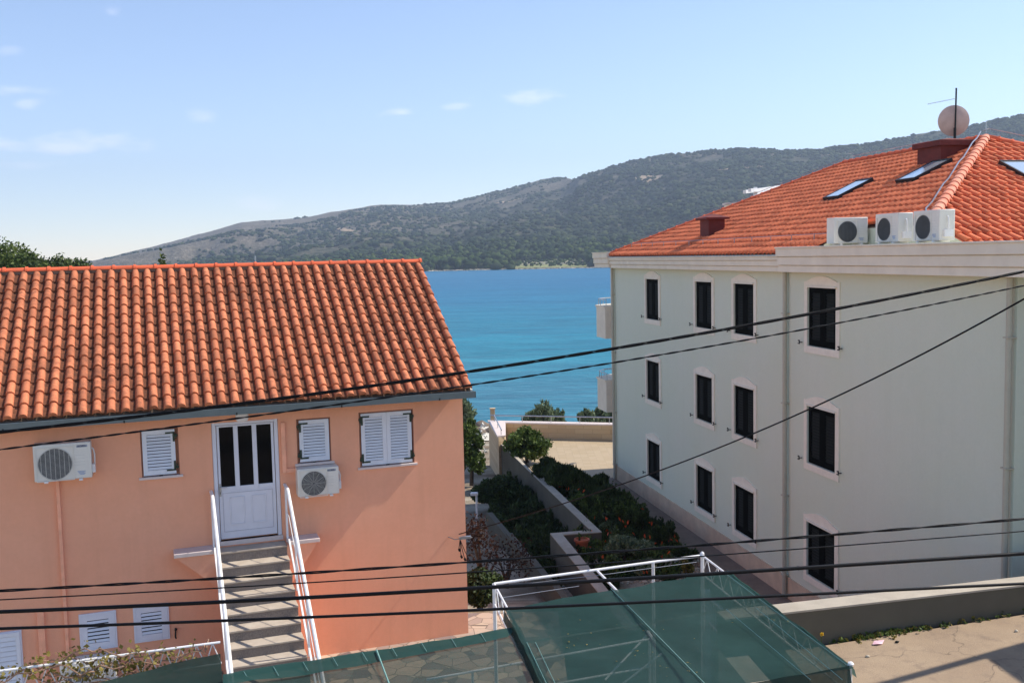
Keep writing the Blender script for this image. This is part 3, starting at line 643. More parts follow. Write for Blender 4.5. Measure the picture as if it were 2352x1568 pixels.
# stairs
SX0, SX1 = -4.76, -3.52; NS = 13; rise = .183; tread = .305; s0y = -.36; s0z = 2.33
sm = MB(); side = [(0.0, s0z-.03)]
stair = MB()
pts = [(0, -.2), (0, s0z-.04), (s0y+.03, s0z-.04)]
for i in range(1, NS):
    pts += [(s0y+.03-(i-1)*tread, s0z-.04-i*rise), (s0y+.03-i*tread, s0z-.04-i*rise)]
pts += [(s0y+.03-(NS-1)*tread, -.2)]
n = len(pts); stair.add([(SX0+.03, y, z) for y, z in pts]+[(SX1-.03, y, z) for y, z in pts], [tuple(range(n)), tuple(range(2*n-1, n-1, -1))]+[(i, n+i, n+(i+1) % n, (i+1) % n) for i in range(n)])
stairs = stair.build('stairs', MT['pink'], house)
for i in range(NS):
    y1 = 0 if i == 0 else s0y-(i-1)*tread+.03; y0 = s0y-i*tread; z = s0z-i*rise
    MB().box(SX0, SX1, y0, y1, z-.03, z).build('tread', MT['tread'], stairs, bevel=.004)
    MB().box(SX0+.005, SX1-.005, y0+.02, y0+.028, z-rise, z-.03).build('riser', MT['granite'], stairs)
def stair_rail(x, topz_extra=0):
    m = MB(); y_a = -.05; za = s0z+1.05
    yb, zb = s0y-.06, s0z+1.02; L = NS-1; ye, ze = s0y-L*tread, s0z-L*rise+.95
    m.tube([(x, y_a+.04, za), (x, yb, za), (x, yb-.06, za-.03), (x, ye, ze), (x, ye-.02, ze-.9)], .032, 8)
    # lower stringer rail and flat balusters
    m.bar((x, s0y, s0z+.10), (x, ye, ze-.86), .03, .04)
    for q in (.5,):
        m.tube([(x, y_a+.04, s0z+.1+(za-s0z-.1)*q), (x, yb-.03, s0z+.1+(za-.03-s0z-.1)*q), (x, ye, (ze-.86)+.86*q)], .007, 6)
    for y in (-.12, s0y-.9*1, s0y-2.1, ye): 
        z1 = (za-.03)+(ze-za+.03)*((yb-.06-y)/(yb-.06-ye)) if y < yb-.06 else za
        zb_ = s0z if y > s0y else s0z-rise*math.ceil((s0y-y)/tread)-.02
        m.box(x-.018, x+.018, y-.018, y+.018, zb_, z1)
    return m.build('handrail', MT['white'], stairs)
stair_rail(SX0-.035); stair_rail(SX1+.035)

# ---- things on the front wall of the house
def at_house(x, y, z): c, s = math.cos(PANG), math.sin(PANG); return (HP[0]+c*x-s*y, HP[1]+s*x+c*y, HP[2]+z)
def text_mesh(txt, size, mat, parent, loc, rot=(R(90), 0, 0), name='lettering', ext=.001):
    cu = bpy.data.curves.new('t', 'FONT'); cu.body = txt; cu.size = size; cu.extrude = ext; cu.offset = size*.012; cu.align_x = 'CENTER'; cu.align_y = 'CENTER'
    o = bpy.data.objects.new('t', cu); col.objects.link(o); bpy.context.view_layer.update()
    me = bpy.data.meshes.new_from_object(o.evaluated_get(bpy.context.evaluated_depsgraph_get())); bpy.data.objects.remove(o); me.materials.clear(); me.materials.append(mat)
    ob = bpy.data.objects.new(name, me); col.objects.link(ob); ob.parent = parent; ob.location = loc; ob.rotation_euler = rot; return ob
def aircon(w, h, d, loc, rz, label, group, style='rings', logo=True, cover=True, print_=True, feet=True, square=False):
    """front looks towards local -y, origin at the bottom centre of the back"""
    t = thing('air_conditioner', loc, label, 'air conditioner', group, rz=rz)
    MB().box(-w/2, w/2, -d, 0, .03, h).build('casing', MT['aircon'], t, bevel=.012)
    fr = min(h*.42, w*.29) if style != 'bars' else h*.36; fc = (-w/2+fr+(.07 if style != 'bars' else .11), h*.48); yf = -d
    MB().disc(fc, fr, yf-.004, yf+.004, 40).build('fan_recess', MT['fan'], t)
    gmsh = MB()
    if style == 'grid':
        for k in range(-3, 4): x = fc[0]+k*fr/3.6; hh = math.sqrt(max(0, fr*fr-(x-fc[0])**2)); gmsh.box(x-.004, x+.004, yf-.014, yf-.008, fc[1]-hh, fc[1]+hh)
        for k in range(-12, 13): z = fc[1]+k*fr/13; ww = math.sqrt(max(0, fr*fr-(z-fc[1])**2)); gmsh.box(fc[0]-ww, fc[0]+ww, yf-.008, yf-.005, z-.0018, z+.0018)
    elif style == 'rings':
        for k in range(1, 9): gmsh.ring(fc, fr*k/9-.0022, fr*k/9+.0022, yf-.010, yf-.006, 32)
        for k in range(12): an = k*math.pi/6; gmsh.bar((fc[0]+.1*fr*math.cos(an), yf-.012, fc[1]+.1*fr*math.sin(an)), (fc[0]+fr*math.cos(an), yf-.012, fc[1]+fr*math.sin(an)), .004)
    else:
        for k in range(-6, 7): x = fc[0]+k*fr/6.6; hh = math.sqrt(max(0, fr*fr-(x-fc[0])**2)); gmsh.box(x-.003, x+.003, yf-.012, yf-.006, fc[1]-hh, fc[1]+hh)
    gmsh.ring(fc, fr, fr+.012, yf-.014, yf, 40)
    gmsh.build('fan_grille', MT['wirew'] if style != 'bars' else MT['midgrey'], t)
    m = MB(); rim(m, fc[0]-fr-.035, fc[0]+fr+.035, fc[1]-fr-.03, fc[1]+fr+.03, yf, .012, .014); m.build('fan_surround', MT['aircon'], t)
    if logo:
        lx = w/2-.14; MB().box(lx-.085, lx+.085, yf-.002, yf, h-.085, h-.045).build('nameplate', plain('nameplate_grey', lin(150, 156, 170), .5), t); text_mesh('KOREL', .044, MT['ink'], t, (lx, yf-.003, h-.065))
    if print_:
        m = MB(); bx = w/2-.17
        for k in range(4): m.box(bx-.06+.012*k, bx+.07-.02*(k % 2), yf-.002, yf, .15-.018*k, .157-.018*k)
        m.build('sticker', MT['blueprint'], t)
    m = MB()
    for k in range(4): m.box(w/2-.28, w/2-.10, yf-.003, yf, h*.66-k*.055, h*.66-k*.055+.003)
    m.build('vent_slots', MT['wirew'], t)
    if feet: 
        for x in (-w*.3, w*.3): m = MB(); m.box(x-.02, x+.02, -d-.03, -.0, .0, .028); m.box(x-.03, x+.03, -d-.035, -d+.02, .001, .022); m.build('bracket', MT['white'], t)
    if cover:
        m = MB(); m.box(w/2, w/2+.05, -d*.75, -d*.2, .1, .24); m.tube([(w/2+.04, -d*.5, .24), (w/2+.045, -d*.5, h*.62), (w/2+.03, -d*.5, h*.76), (w/2, -d*.5, h*.8)], .013, 8); m.build('pipe_cover', MT['white'], t)
    return t
G1 = 'outdoor air conditioning units on the pink house'
aircon(.90, .65, .30, at_house(-7.19, 0.0, 3.86), PANG, 'wider air conditioner with gridded fan at the left end of the pink house', G1, 'grid')
aircon(.76, .545, .28, at_house(-2.90, 0.0, 3.15), PANG, 'smaller air conditioner with ringed fan between the white door and the double shuttered window', G1, 'rings', print_=False)
aircon(.90, .72, .33, at_house(-6.98, -.02, -.02), PANG, 'air conditioner low on the pink wall half hidden behind the white truss and vine', G1, 'grid', logo=False, cover=False)
# lamp over the door
t = thing('wall_lamp', at_house(-4.2, 0, 4.62), 'rounded white bulkhead lamp above the white door', 'lamp', rz=PANG)
m = MB(); pts = []
for k in range(24): an = 2*math.pi*k/24; ex = lambda q: math.copysign(abs(q)**.5, q); pts.append((.115*ex(math.cos(an)), .12+.115*ex(math.sin(an))))
m.plate(pts, -.10, 0); m.build('diffuser', plain('lamp_plastic', lin(226, 224, 226), .3, var=.02, bump=0), t, bevel=.03)
# small black hooks
for (x, z, g_) in ((-7.22, .60, 'left'), (-5.52, .84, 'right')):
    m = MB(); m.tube([(0, -.01, 0), (0, -.07, -.01), (.01, -.10, .02)], .02, 8); m.tube([(0, -.04, -.01), (-.01, -.05, -.13), (.0, -.05, -.17)], .014, 8); o = m.build('wall_hook', MT['iron'])
    o.location = at_house(x, 0, z+.1); o.rotation_euler = (0, 0, PANG); tag(o, 'black iron hook on the pink wall just '+g_+' of the louvred hatches', 'hook', 'black hooks on the pink wall')
# cable bracket near the right corner
t = thing('cable_bracket', at_house(-.36, 0, 2.02), 'steel cable clamp with dangling black connectors near the right corner of the pink wall', 'cable bracket', rz=PANG)
m = MB(); m.tube([(0, 0, 0), (.06, -.25, .01), (.18, -.36, .05)], .012, 6); m.box(.10, .34, -.42, -.37, .04, .09); m.tube([(.08, -.3, .02), (.14, -.42, .10), (.3, -.45, .09), (.36, -.42, .06)], .007, 6); m.build('clamp', MT['steel'], t)
m = MB()
for dx, dz, k in ((.02, -.30, 0), (.09, -.36, 1), (.19, -.42, 2), (-.02, -.16, 3)):
    m.tube([(.13, -.36, .03), (.13+dx*.5, -.34, dz*.5), (.13+dx, -.33, dz)], .007, 6); m.tube([(.13+dx, -.33, dz), (.13+dx+.02, -.33, dz-.05)], .022, 8)
m.build('connector', MT['cable'], t)

# ================================================================== GREY APARTMENT BUILDING (local x along the wall towards the viewer, y into the building)
gh_ = R(-11.7); gdir = np.array([math.sin(gh_), math.cos(gh_)]); GP = pz(1412, 1096, -1.5); GANG = math.atan2(-gdir[1], -gdir[0])
apt = thing('apartment_building', (GP[0], GP[1], 0), 'pale grey green apartment building with black shutters and bright red tiled hip roof', 'apartment building', rz=GANG)
TE = 23.17; DEP = 13.0; ZB = -1.5; ZT = 6.97
wd = []
for (t0, t1) in ((4.04, 5.34), (8.68, 9.97), (11.56, 12.85), (15.84, 17.18)):
    for (z0, z1) in ((5.17, 6.60), (2.27, 3.70), (-.56, .82)): wd.append((t0, t1, z0, z1))
m = MB(); wall_with_holes(m, 0, TE, ZB-.5, ZT, wd, 0, .09)
m.add([(0, 0, ZB-.5), (0, DEP, ZB-.5), (0, DEP, ZT), (0, 0, ZT)], [(3, 2, 1, 0)]); m.add([(TE, 0, ZB-.5), (TE, DEP, ZB-.5), (TE, DEP, ZT), (TE, 0, ZT)], [(0, 1, 2, 3)])
m.add([(0, DEP, ZB-.5), (TE, DEP, ZB-.5), (TE, DEP, ZT), (0, DEP, ZT)], [(3, 2, 1, 0)]); m.add([(0, 0, ZT), (TE, 0, ZT), (TE, DEP, ZT), (0, DEP, ZT)], [(0, 1, 2, 3)])
m.build('wall', MT['grey_wall'], apt)
for i, (t0, t1, z0, z1) in enumerate(wd):
    m = MB(); a = .15; e = .002; y = -.03
    m.box(t0-a, t0-e, y, 0, z0-.17, z1+.0); m.box(t1+e, t1+a+.02, y, 0, z0-.17, z1+.0); m.box(t0-e, t1+e, y, 0, z0-.17, z0-e)
    top = [(t0-a, z1), (t1+a+.02, z1), (t1+a+.02, z1+.14)]; w_ = t1-t0+2*a+.02
    for k in range(11): u = 1-k/10; top.append((t0-a+.10+(w_-.2)*u, z1+.14+.14*math.sin(math.pi*u)))
    top.append((t0-a, z1+.14)); m.plate(top, y, 0)
    m.box(t0-.03, t1+.05, y-.05, y, z1-.0, z1+.035)
    w = m.build('window', MT['surround'], apt)
    xm = (t0+t1)/2
    louvre_shutter(w, t0+.01, xm-.003, z0+.01, z1-.005, .05, MT['shutter_dark'], slat=.075, frame=.13, gap=.62, smat=MT['slat_dark']); louvre_shutter(w, xm+.003, t1-.01, z0+.01, z1-.005, .05, MT['shutter_dark'], slat=.075, frame=.13, gap=.62, smat=MT['slat_dark'])
    for xx, sg in ((t0-a-.14, -1), (t1+a+.10, 1)):
        h_ = MB(); h_.tube([(xx, 0, z0+.06), (xx, -.09, z0+.06)], .012, 6); h_.box(xx-.05, xx+.03, -.10, -.08, z0+.02, z0+.045); h_.box(xx+.01, xx+.03, -.10, -.08, z0+.03, z0+.11); h_.box(xx-.02, xx+.03, -.11, -.08, z0+.09, z0+.12); h_.build('shutter_stop', MT['iron'], w)
# plinth
m = MB(); m.prism([(0, -.03), (TE+.03, -.03), (TE+.03, 0.0), (0, 0)], ZB, [-.94, -.94, -.94, -.94]); m.box(0, TE, -.045, -.03, -.965, -.935); m.build('plinth', MT['plinth'], apt)
# corner strip and downpipes
m = MB(); m.box(-.06, .16, -.05, 0, -.94, ZT); m.build('corner_strip', MT['cornice'], apt)
for tx in (.32, 14.82, 23.10):
    m = MB(); m.tube([(tx, -.10, ZT), (tx, -.10, ZB+.03)], .055, 12)
    for z in (5.9, 3.6, 1.2, -.9): m.ring((tx, 0), .055, .07, 0, .01) if False else m.box(tx-.075, tx+.075, -.17, -.0, z, z+.025)
    m.build('downpipe', MT['pipe'], apt, smooth=False)
# cornice: stepped bands, tall at both ends
def cornice(t0, t1, z1, bands, name='cornice', ends=.0):
    m = MB()
    for (a, b, p) in bands: m.box(t0, t1, -p, .25, a, b)
    return m.build(name, MT['cornice'], apt, bevel=.01)
cornice(.9, 15.1, 7.37, [(6.97, 7.10, .34), (7.10, 7.115, .32), (7.115, 7.25, .38), (7.25, 7.265, .36), (7.265, 7.35, .42), (7.35, 7.375, .45)])
cornice(15.1, 24.0, 7.58, [(6.97, 7.13, .42), (7.13, 7.145, .40), (7.145, 7.34, .46), (7.34, 7.355, .44), (7.355, 7.55, .50), (7.55, 7.585, .53)])
m = MB()
for (a, b, p) in [(6.99, 7.13, .42), (7.13, 7.145, .40), (7.145, 7.34, .46), (7.34, 7.355, .44), (7.355, 7.56, .50), (7.56, 7.59, .53)]:
    m.box(-.95-p*.2, .9, -p, .1, a, b); m.box(-.95-p*.2, -.2, .1, DEP, a, b)
m.build('cornice', MT['cornice'], apt, bevel=.01)
m = MB(); m.box(23.17, 24.0, .25, DEP, 6.97, 7.58); m.build('cornice', MT['cornice'], apt)
MB().box(.9, 15.1, -.44, -.30, 7.375, 7.40).build('gutter', MT['steel'], apt)
# hip roof
EO = -.38; EZ = 7.42; PT = math.tan(R(24.5)); YR = 6.03; T0 = .75; TF = 7.1; TN = 14.25; T1 = 20.65; RZG = EZ+(YR-EO)*PT; YB = 2*YR-EO
L1 = math.hypot(YR-EO, RZG-EZ); b1 = np.array([0, YR-EO, RZG-EZ])/L1; n1_ = np.array([0, -b1[2], b1[1]])
L2 = math.hypot(T1-TN, RZG-EZ); b2 = np.array([-(T1-TN), 0, RZG-EZ])/L2; n2_ = np.array([-b2[2]*-1, 0, abs(b2[0])]); n2_ = np.array([b2[2], 0, -b2[0]]); n2_ /= np.linalg.norm(n2_)
m = MB(); e = -.05
A_, B_, C_, D_ = (T0, EO, EZ+e), (T1, EO, EZ+e), (T1, YB, EZ+e), (T0, YB, EZ+e); Rf, Rn = (TF, YR, RZG+e), (TN, YR, RZG+e)
NT0, NT1, ND = 16.45, 20.9, .95     # notch behind the roof-top units
zc_ = EZ+e+(ND-EO)*PT
m.add([A_, (NT0, EO, EZ+e), (NT0, ND, zc_), (T1-(ND-EO)*(T1-TN)/(YR-EO), ND, zc_), Rn, Rf], [(0, 1, 2, 3, 4, 5)])
m.add([(T1, ND+.0, EZ+e), C_, Rn, (T1-(ND-EO)*(T1-TN)/(YR-EO), ND, zc_)], [(0, 1, 2, 3)]); m.add([C_, D_, Rf, Rn], [(0, 1, 2, 3)]); m.add([D_, A_, Rf], [(0, 1, 2)])
roofg = m.build('roof', MT['mortar'], apt)
def u1(v):
    f = v/L1; hi = T1-f*(T1-TN); vy = EO+v*b1[1]
    if vy < ND: hi = min(hi, NT0)
    return (T0+f*(TF-T0), hi)
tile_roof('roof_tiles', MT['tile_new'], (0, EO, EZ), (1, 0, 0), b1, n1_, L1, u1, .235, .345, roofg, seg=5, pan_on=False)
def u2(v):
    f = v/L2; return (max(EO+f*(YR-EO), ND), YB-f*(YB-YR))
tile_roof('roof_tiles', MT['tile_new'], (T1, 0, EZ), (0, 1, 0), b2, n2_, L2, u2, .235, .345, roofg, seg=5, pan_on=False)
cap_row('hip_cap', MT['ridge_new'], (T1-(ND-EO)*(T1-TN)/(YR-EO)+.05, ND-.05, zc_+.08), (TN, YR, RZG+.06), (0, 0, 1), .115, .34, roofg)
cap_row('hip_cap', MT['ridge_old'], (T1, YB, EZ+.06), (TN, YR, RZG+.05), (0, 0, 1), .115, .34, roofg)
cap_row('hip_cap', MT['ridge_old'], (T0, EO, EZ+.05), (TF, YR, RZG+.05), (0, 0, 1), .105, .38, roofg)
cap_row('ridge_cap', MT['ridge_old'], (TF, YR, RZG+.05), (TN, YR, RZG+.05), (0, 0, 1), .11, .38, roofg)
m = MB(); m.tube([(T1-1.5, ND-.0, zc_+.20)]+[(T1-1.5+(TN-T1+1.5)*k/12, ND+(YR-ND)*k/12-.16, zc_+.14+(RZG+.22-zc_-.14)*k/12+.03*math.sin(k*2.1)) for k in range(1, 13)], .018, 6)
m.tube([(TN, YR-.1, RZG+.24), (TN+.0, YR+.1, RZG+.30), (TN+1, YR+.9, RZG-.1)], .012, 6); m.tube([(TN, YR, RZG+.1), (TN, YR, RZG+.5)], .01, 6)
m.build('lightning_conductor', MT['steel'], roofg)
m = MB()
for (ta, ya, tb, yb) in ((2.0, .15, 17.0, .15), (TF+.3, YR+.1, TN-2.6, YR+.1), (T0+.2, EO+.1, TF, YR)):
    za = EZ+(ya-EO)*PT+.22; zb = EZ+(yb-EO)*PT+.22; k = int(math.hypot(tb-ta, yb-ya)/1.1)
    m.tube([(ta, ya, za), (tb, yb, zb)], .008, 5)
    for q in range(k+1): f = q/k; m.box(ta+(tb-ta)*f-.008, ta+(tb-ta)*f+.008, ya+(yb-ya)*f-.008, ya+(yb-ya)*f+.008, za+(zb-za)*f-.25, za+(zb-za)*f)
m.build('roof_wire', MT['steel'], roofg)
# notch walls
m = MB(); m.add([(NT0, EO+.45, EZ-.3), (NT0, ND, EZ-.3), (NT0, ND, zc_+.02), (NT0, EO+.45, EZ+.20)], [(0, 1, 2, 3)]); m.add([(NT0, ND, EZ-.3), (T1-.1, ND, EZ-.3), (T1-.1, ND, EZ+.1), (T1-(ND-EO)*(T1-TN)/(YR-EO), ND, zc_+.0), (NT0, ND, zc_)], [(0, 1, 2, 3, 4)])
m.build('notch_wall', MT['grey_wall'], apt)
def roof_pt(t, y, h=0.0): return np.array([t, y, EZ+(y-EO)*PT])+n1_*h
def on_roof(x, y, h=.06):
    """local point where the line of sight meets the slope facing the bay"""
    c, s = math.cos(GANG), math.sin(GANG); d = ray(x, y); o = CAM-np.array([GP[0], GP[1], 0])
    dl = np.array([c*d[0]+s*d[1], -s*d[0]+c*d[1], d[2]]); ol = np.array([c*o[0]+s*o[1], -s*o[0]+c*o[1], o[2]])
    p0 = np.array([0, EO, EZ])+n1_*h; k = ((p0-ol)@n1_)/(dl@n1_); return ol+dl*k
def skylight(t0, t1, v0, v1, plane):
    if plane == 1: F = lambda t, v, h: np.array([t, EO, EZ])+b1*v+n1_*h
    else: F = lambda t, v, h: np.array([T1, t, EZ])+b2*v+n2_*h
    m = MB(); hh = .165; w = .05
    def q(a, b, c, d, h0, h1): m.hexa([F(a, c, h0), F(b, c, h0), F(b, d, h0), F(a, d, h0), F(a, c, h1), F(b, c, h1), F(b, d, h1), F(a, d, h1)])
    q(t0, t1, v0, v0+w, 0, hh); q(t0, t1, v1-w, v1, 0, hh+.01); q(t0, t0+w, v0+w, v1-w, 0, hh); q(t1-w, t1, v0+w, v1-w, 0, hh)
    q(t0-.08, t1+.08, v0-.16, v0, .05, .075); o = m.build('skylight', plain('dark_flashing', lin(44, 44, 46), .5, .3), roofg)
    g_ = MB(); g_.hexa([F(t0+w, v0+w, hh-.04), F(t1-w, v0+w, hh-.04), F(t1-w, v1-w, hh-.04), F(t0+w, v1-w, hh-.04), F(t0+w, v0+w, hh-.01), F(t1-w, v0+w, hh-.01), F(t1-w, v1-w, hh-.01), F(t0+w, v1-w, hh-.01)]); g_.build('pane', MT['skyglass'], o)
for (xa, ya, xb, yb) in ((1905, 456, 1996, 414), (2066, 417, 2160, 381)):
    p = on_roof(xa, ya, .1); q = on_roof(xb, yb, .1); tm = (p[0]+q[0])/2
    v0 = (p[1]-EO)/b1[1]; v1 = (q[1]-EO)/b1[1]; skylight(tm-.42, tm+.42, v0, max(v1, v0+1.2), 1)
skylight(4.9, 5.75, 3.6, 4.9, 2)
# chimneys
def chimney(t0, t1, y0, y1, top, cap=.12, ov=.12, peak=0):
    m = MB(); zb = EZ+(y0-EO)*PT-.1; m.box(t0, t1, y0, y1, zb, top); o = m.build('chimney', MT['chimney'], roofg)
    c_ = MB(); c_.box(t0-ov, t1+ov, y0-ov, y1+ov, top, top+cap)
    a, b, c, d = t0-ov, t1+ov, y0-ov, y1+ov; xm, ym = (a+b)/2, (c+d)/2
    c_.add([(a, c, top+cap), (b, c, top+cap), (b, d, top+cap), (a, d, top+cap), (xm-.2*(b-a), ym, top+cap+peak), (xm+.2*(b-a), ym, top+cap+peak)], [(0, 1, 5, 4), (1, 2, 5), (2, 3, 4, 5), (3, 0, 4)])
    c_.build('chimney_cap', MT['chimney'], o)
p = on_roof(2135, 383, 0); chimney(p[0]-.55, p[0]+.48, p[1], p[1]+.85, 10.17, .14, .10, .08)
CHP = p
p = on_roof(1618, 549, 0); chimney(p[0]-.35, p[0]+.35, p[1], p[1]+.55, EZ+(p[1]-EO)*PT+.62, .06, .12, .12)
# pale terrace frame and boxes on the far side of the roof
def roof_thing(name, label, cat, x, y, dist): q = pd(x, y, dist); return thing(name, tuple(q), label, cat), Vector(q)
t, o_ = roof_thing('terrace_pergola', 'white pergola frame on the far side of the red roof', 'pergola', 1735, 470, 40.5)
m = MB()
for (xa, ya, da, xb, yb, db) in ((1710, 441, 40.5, 1830, 424, 44), (1735, 446, 43, 1835, 430, 46), (1735, 430, 40.5, 1735, 500, 40.5), (1722, 437, 40, 1745, 437, 40.6)): m.bar(pd(xa, ya, da), pd(xb, yb, db), .13)
o = m.build('frame', MT['white'], t); o.location = -o_
t, o_ = roof_thing('roof_box', 'pale rendered chimney box on the far side of the red roof', 'chimney', 1687, 500, 41); m = MB(); m.box(-.36, .36, -.3, .3, -1, .52); o = m.build('box_body', MT['cornice'], t); MB().box(-.42, .42, -.36, .36, .52, .6).build('box_cap', MT['sill'], t)
t, o_ = roof_thing('roof_box', 'small pale parapet block peeping over the far hip of the red roof', 'chimney', 1494, 560, 43); MB().box(-.22, .3, -.3, .3, -.6, .24).build('box_body', MT['cornice'], t)
# balconies at the far end
for zb in (4.02, 1.05):
    m = MB(); m.prism([(-.02, -.30), (-1.25, -.30), (-1.9, .5), (-1.9, 5), (-.02, 5)], zb+.12, zb+1.36); m.prism([(-.02, -.34), (-1.28, -.34), (-1.95, .5), (-1.95, 5), (-.02, 5)], zb+1.36, zb+1.43)
    bo = m.build('balcony', MT['cornice'], apt)
    r_ = MB(); ln = [(-.05, -.25), (-.7, -.29), (-1.2, -.22), (-1.6, .1), (-1.85, .6), (-1.9, 3)]
    r_.tube([(a, b, zb+1.68) for a, b in ln], .022, 8)
    for a, b in ln: r_.tube([(a, b, zb+1.42), (a, b, zb+1.68)], .014, 6)
    r_.build('railing', MT['steel'], bo)
# satellite dish with its mast
def apt_pt(t, y, z): c, s = math.cos(GANG), math.sin(GANG); return (GP[0]+c*t-s*y, GP[1]+s*t+c*y, z)
_q = on_roof(2192, 352, 0); dp = apt_pt(_q[0], _q[1], 0); _d = ray(2193, 276); DZ = CAMZ+_d[2]*dp[1]/_d[1]-1.36*.8
dish = thing('satellite_dish', (dp[0], dp[1], DZ), 'round beige satellite dish and aerial on a mast beside the big red chimney', 'satellite dish', rz=R(-12))
m = MB(); m.tube([(0, 0, -.8), (.03, 0, 2.42)], .028, 8); m.tube([(.0, -.03, .1), (.0, -.03, 1.1)], .045, 8); m.build('mast', MT['iron'], dish)
m = MB(); vs = []; fs = []; nr, ns_ = 7, 40; RAD = .52
for i in range(nr+1):
    rr = RAD*i/nr
    for k in range(ns_): an = 2*math.pi*k/ns_; vs.append((rr*math.cos(an), -.0+.13*((rr/RAD)**2)*1.0, rr*math.sin(an)))
fs = [(i*ns_+k, i*ns_+(k+1) % ns_, (i+1)*ns_+(k+1) % ns_, (i+1)*ns_+k) for i in range(nr) for k in range(ns_)]
m.add([(x*.97, y+.05, z+1.36) for x, y, z in vs], fs); m.add([(x*.97, y+.062, z+1.36) for x, y, z in vs], [f[::-1] for f in fs]); d_ = m.build('reflector', MT['dish'], dish, smooth=True)
m = MB(); m.tube([(0, .1, .88), (0, .5, 1.0), (0, .62, 1.3)], .014, 6); m.box(-.04, .04, .58, .68, 1.27, 1.38); m.build('feed_arm', MT['steel'], dish)
m = MB(); m.bar((.06, 0, 2.08), (-.88, -.05, 1.93), .014)
for k in range(12): f = k/11; x = .0-.85*f; m.bar((x, -.05-.10*(1-.4*f), 2.07-.15*f), (x, .12, 2.07-.15*f), .006)
m.build('aerial', MT['steel'], dish)
m = MB(); m.tube([(-.0, -.03, .35), (-.06, -.06, .1), (-.16, -.05, .02), (-.22, -.05, .12), (-.16, -.04, .2)], .012, 6); m.tube([(.0, -.05, .3), (-.03, -.1, .0), (-.02, -.12, -.25)], .012, 6); m.build('aerial_lead', MT['pipe'], dish); dish.scale = (.8, .8, .8)
# roof-top units behind the cornice
G2 = 'air conditioning units behind the cornice of the apartment building'
def roof_ac(tc, yc, z, rz_off, label, w=.86): return aircon(w, .63, .34, apt_pt(tc, yc, z), GANG+rz_off, label, G2, 'bars', logo=False, cover=True, feet=True)
roof_ac(16.72, .42, 7.60, R(90), 'roof unit standing apart on the left, turned to face the street')
roof_ac(19.05, .42, 7.60, 0, 'middle roof unit of three, in the notch of the red roof')
roof_ac(20.42, .42, 7.60, 0, 'rightmost roof unit of three, right of the hip of the red roof')

# ================================================================== garden between the buildings
def poly_px(pts, z): return [tuple(pz(x, y, z)[:2]) for x, y in pts]
ZW = -1.1
gw_ = thing('garden_wall', tuple(pz(1300, 1230, -3.0)), 'stepped grey concrete garden wall running between the two houses', 'garden wall')
def child_world(o, parent): o.parent = parent; o.location = -Vector(parent.location)
o = MB().prism(poly_px([(1147, 1017), (1356, 1218), (1263.5, 1226), (1371, 1358), (1440, 1450), (1466, 1448), (1396, 1356), (1293, 1229.5), (1382, 1223), (1258, 1107), (1240, 1105), (1161, 1018)], ZW), -4.2, ZW).build('wall_body', MT['concrete'], gw_); child_world(o, gw_)
o = MB().prism(poly_px([(1147, 1017), (1356, 1218), (1263.5, 1226), (1371, 1358), (1440, 1450), (1466, 1448), (1396, 1356), (1293, 1229.5), (1382, 1223), (1258, 1107), (1240, 1105), (1161, 1018)], ZW), ZW+.002, ZW+.03).build('coping', MT['concrete_top'], gw_); child_world(o, gw_)
# garden bed and path along the apartment wall, terrace beyond
def ap(t, y): q = apt_pt(t, y, 0); return (q[0], q[1])
bedL = poly_px([(1161, 1018), (1240, 1105), (1382, 1223), (1293, 1229.5), (1396, 1356), (1466, 1448)], ZW)
tag(MB().prism(bedL+[ap(22.4, -1.25), ap(-2.0, -1.25)], -4, -1.52).build('soil', MT['soil']), kind='structure')
MT['path'] = plain('grey_paved_path', lin(128, 112, 98), .85, var=.08, nscale=1.5, bump=.2, dirt=(lin(88, 74, 62), .6))
tag(MB().prism([ap(22.4, -1.25), ap(22.4, .05), ap(0, .05), ap(0, -1.25)], -4, -1.5).build('path', MT['path']), kind='structure')
M = Mat('terrace_tiles'); br = M.N.new('ShaderNodeTexBrick'); br.inputs['Scale'].default_value = 1; br.offset = 0; br.inputs['Brick Width'].default_value = .33; br.inputs['Row Height'].default_value = .33; br.inputs['Mortar Size'].default_value = .006
br.inputs['Color1'].default_value = lin(180, 162, 134); br.inputs['Color2'].default_value = lin(170, 152, 122); br.inputs['Mortar'].default_value = lin(150, 134, 110); M.L.new(M.tc.outputs['Object'], br.inputs['Vector']); M.color(M.mix(M.math('MULTIPLY', M.noise(1.5, 6, .7), .5), br.outputs['Color'], lin(160, 136, 104))); MT['terrace'] = M.set(.7)
ter = [tuple(pz(1160, 1006, -1.5)[:2]), tuple(pz(1420, 1012, -1.5)[:2]), (16, 51), ap(-.02, 10), ap(-.02, -1.25), tuple(pz(1235, 1092, -1.5)[:2])]
tag(MB().prism(ter, -4, -1.496).build('terrace', MT['terrace']), kind='structure')
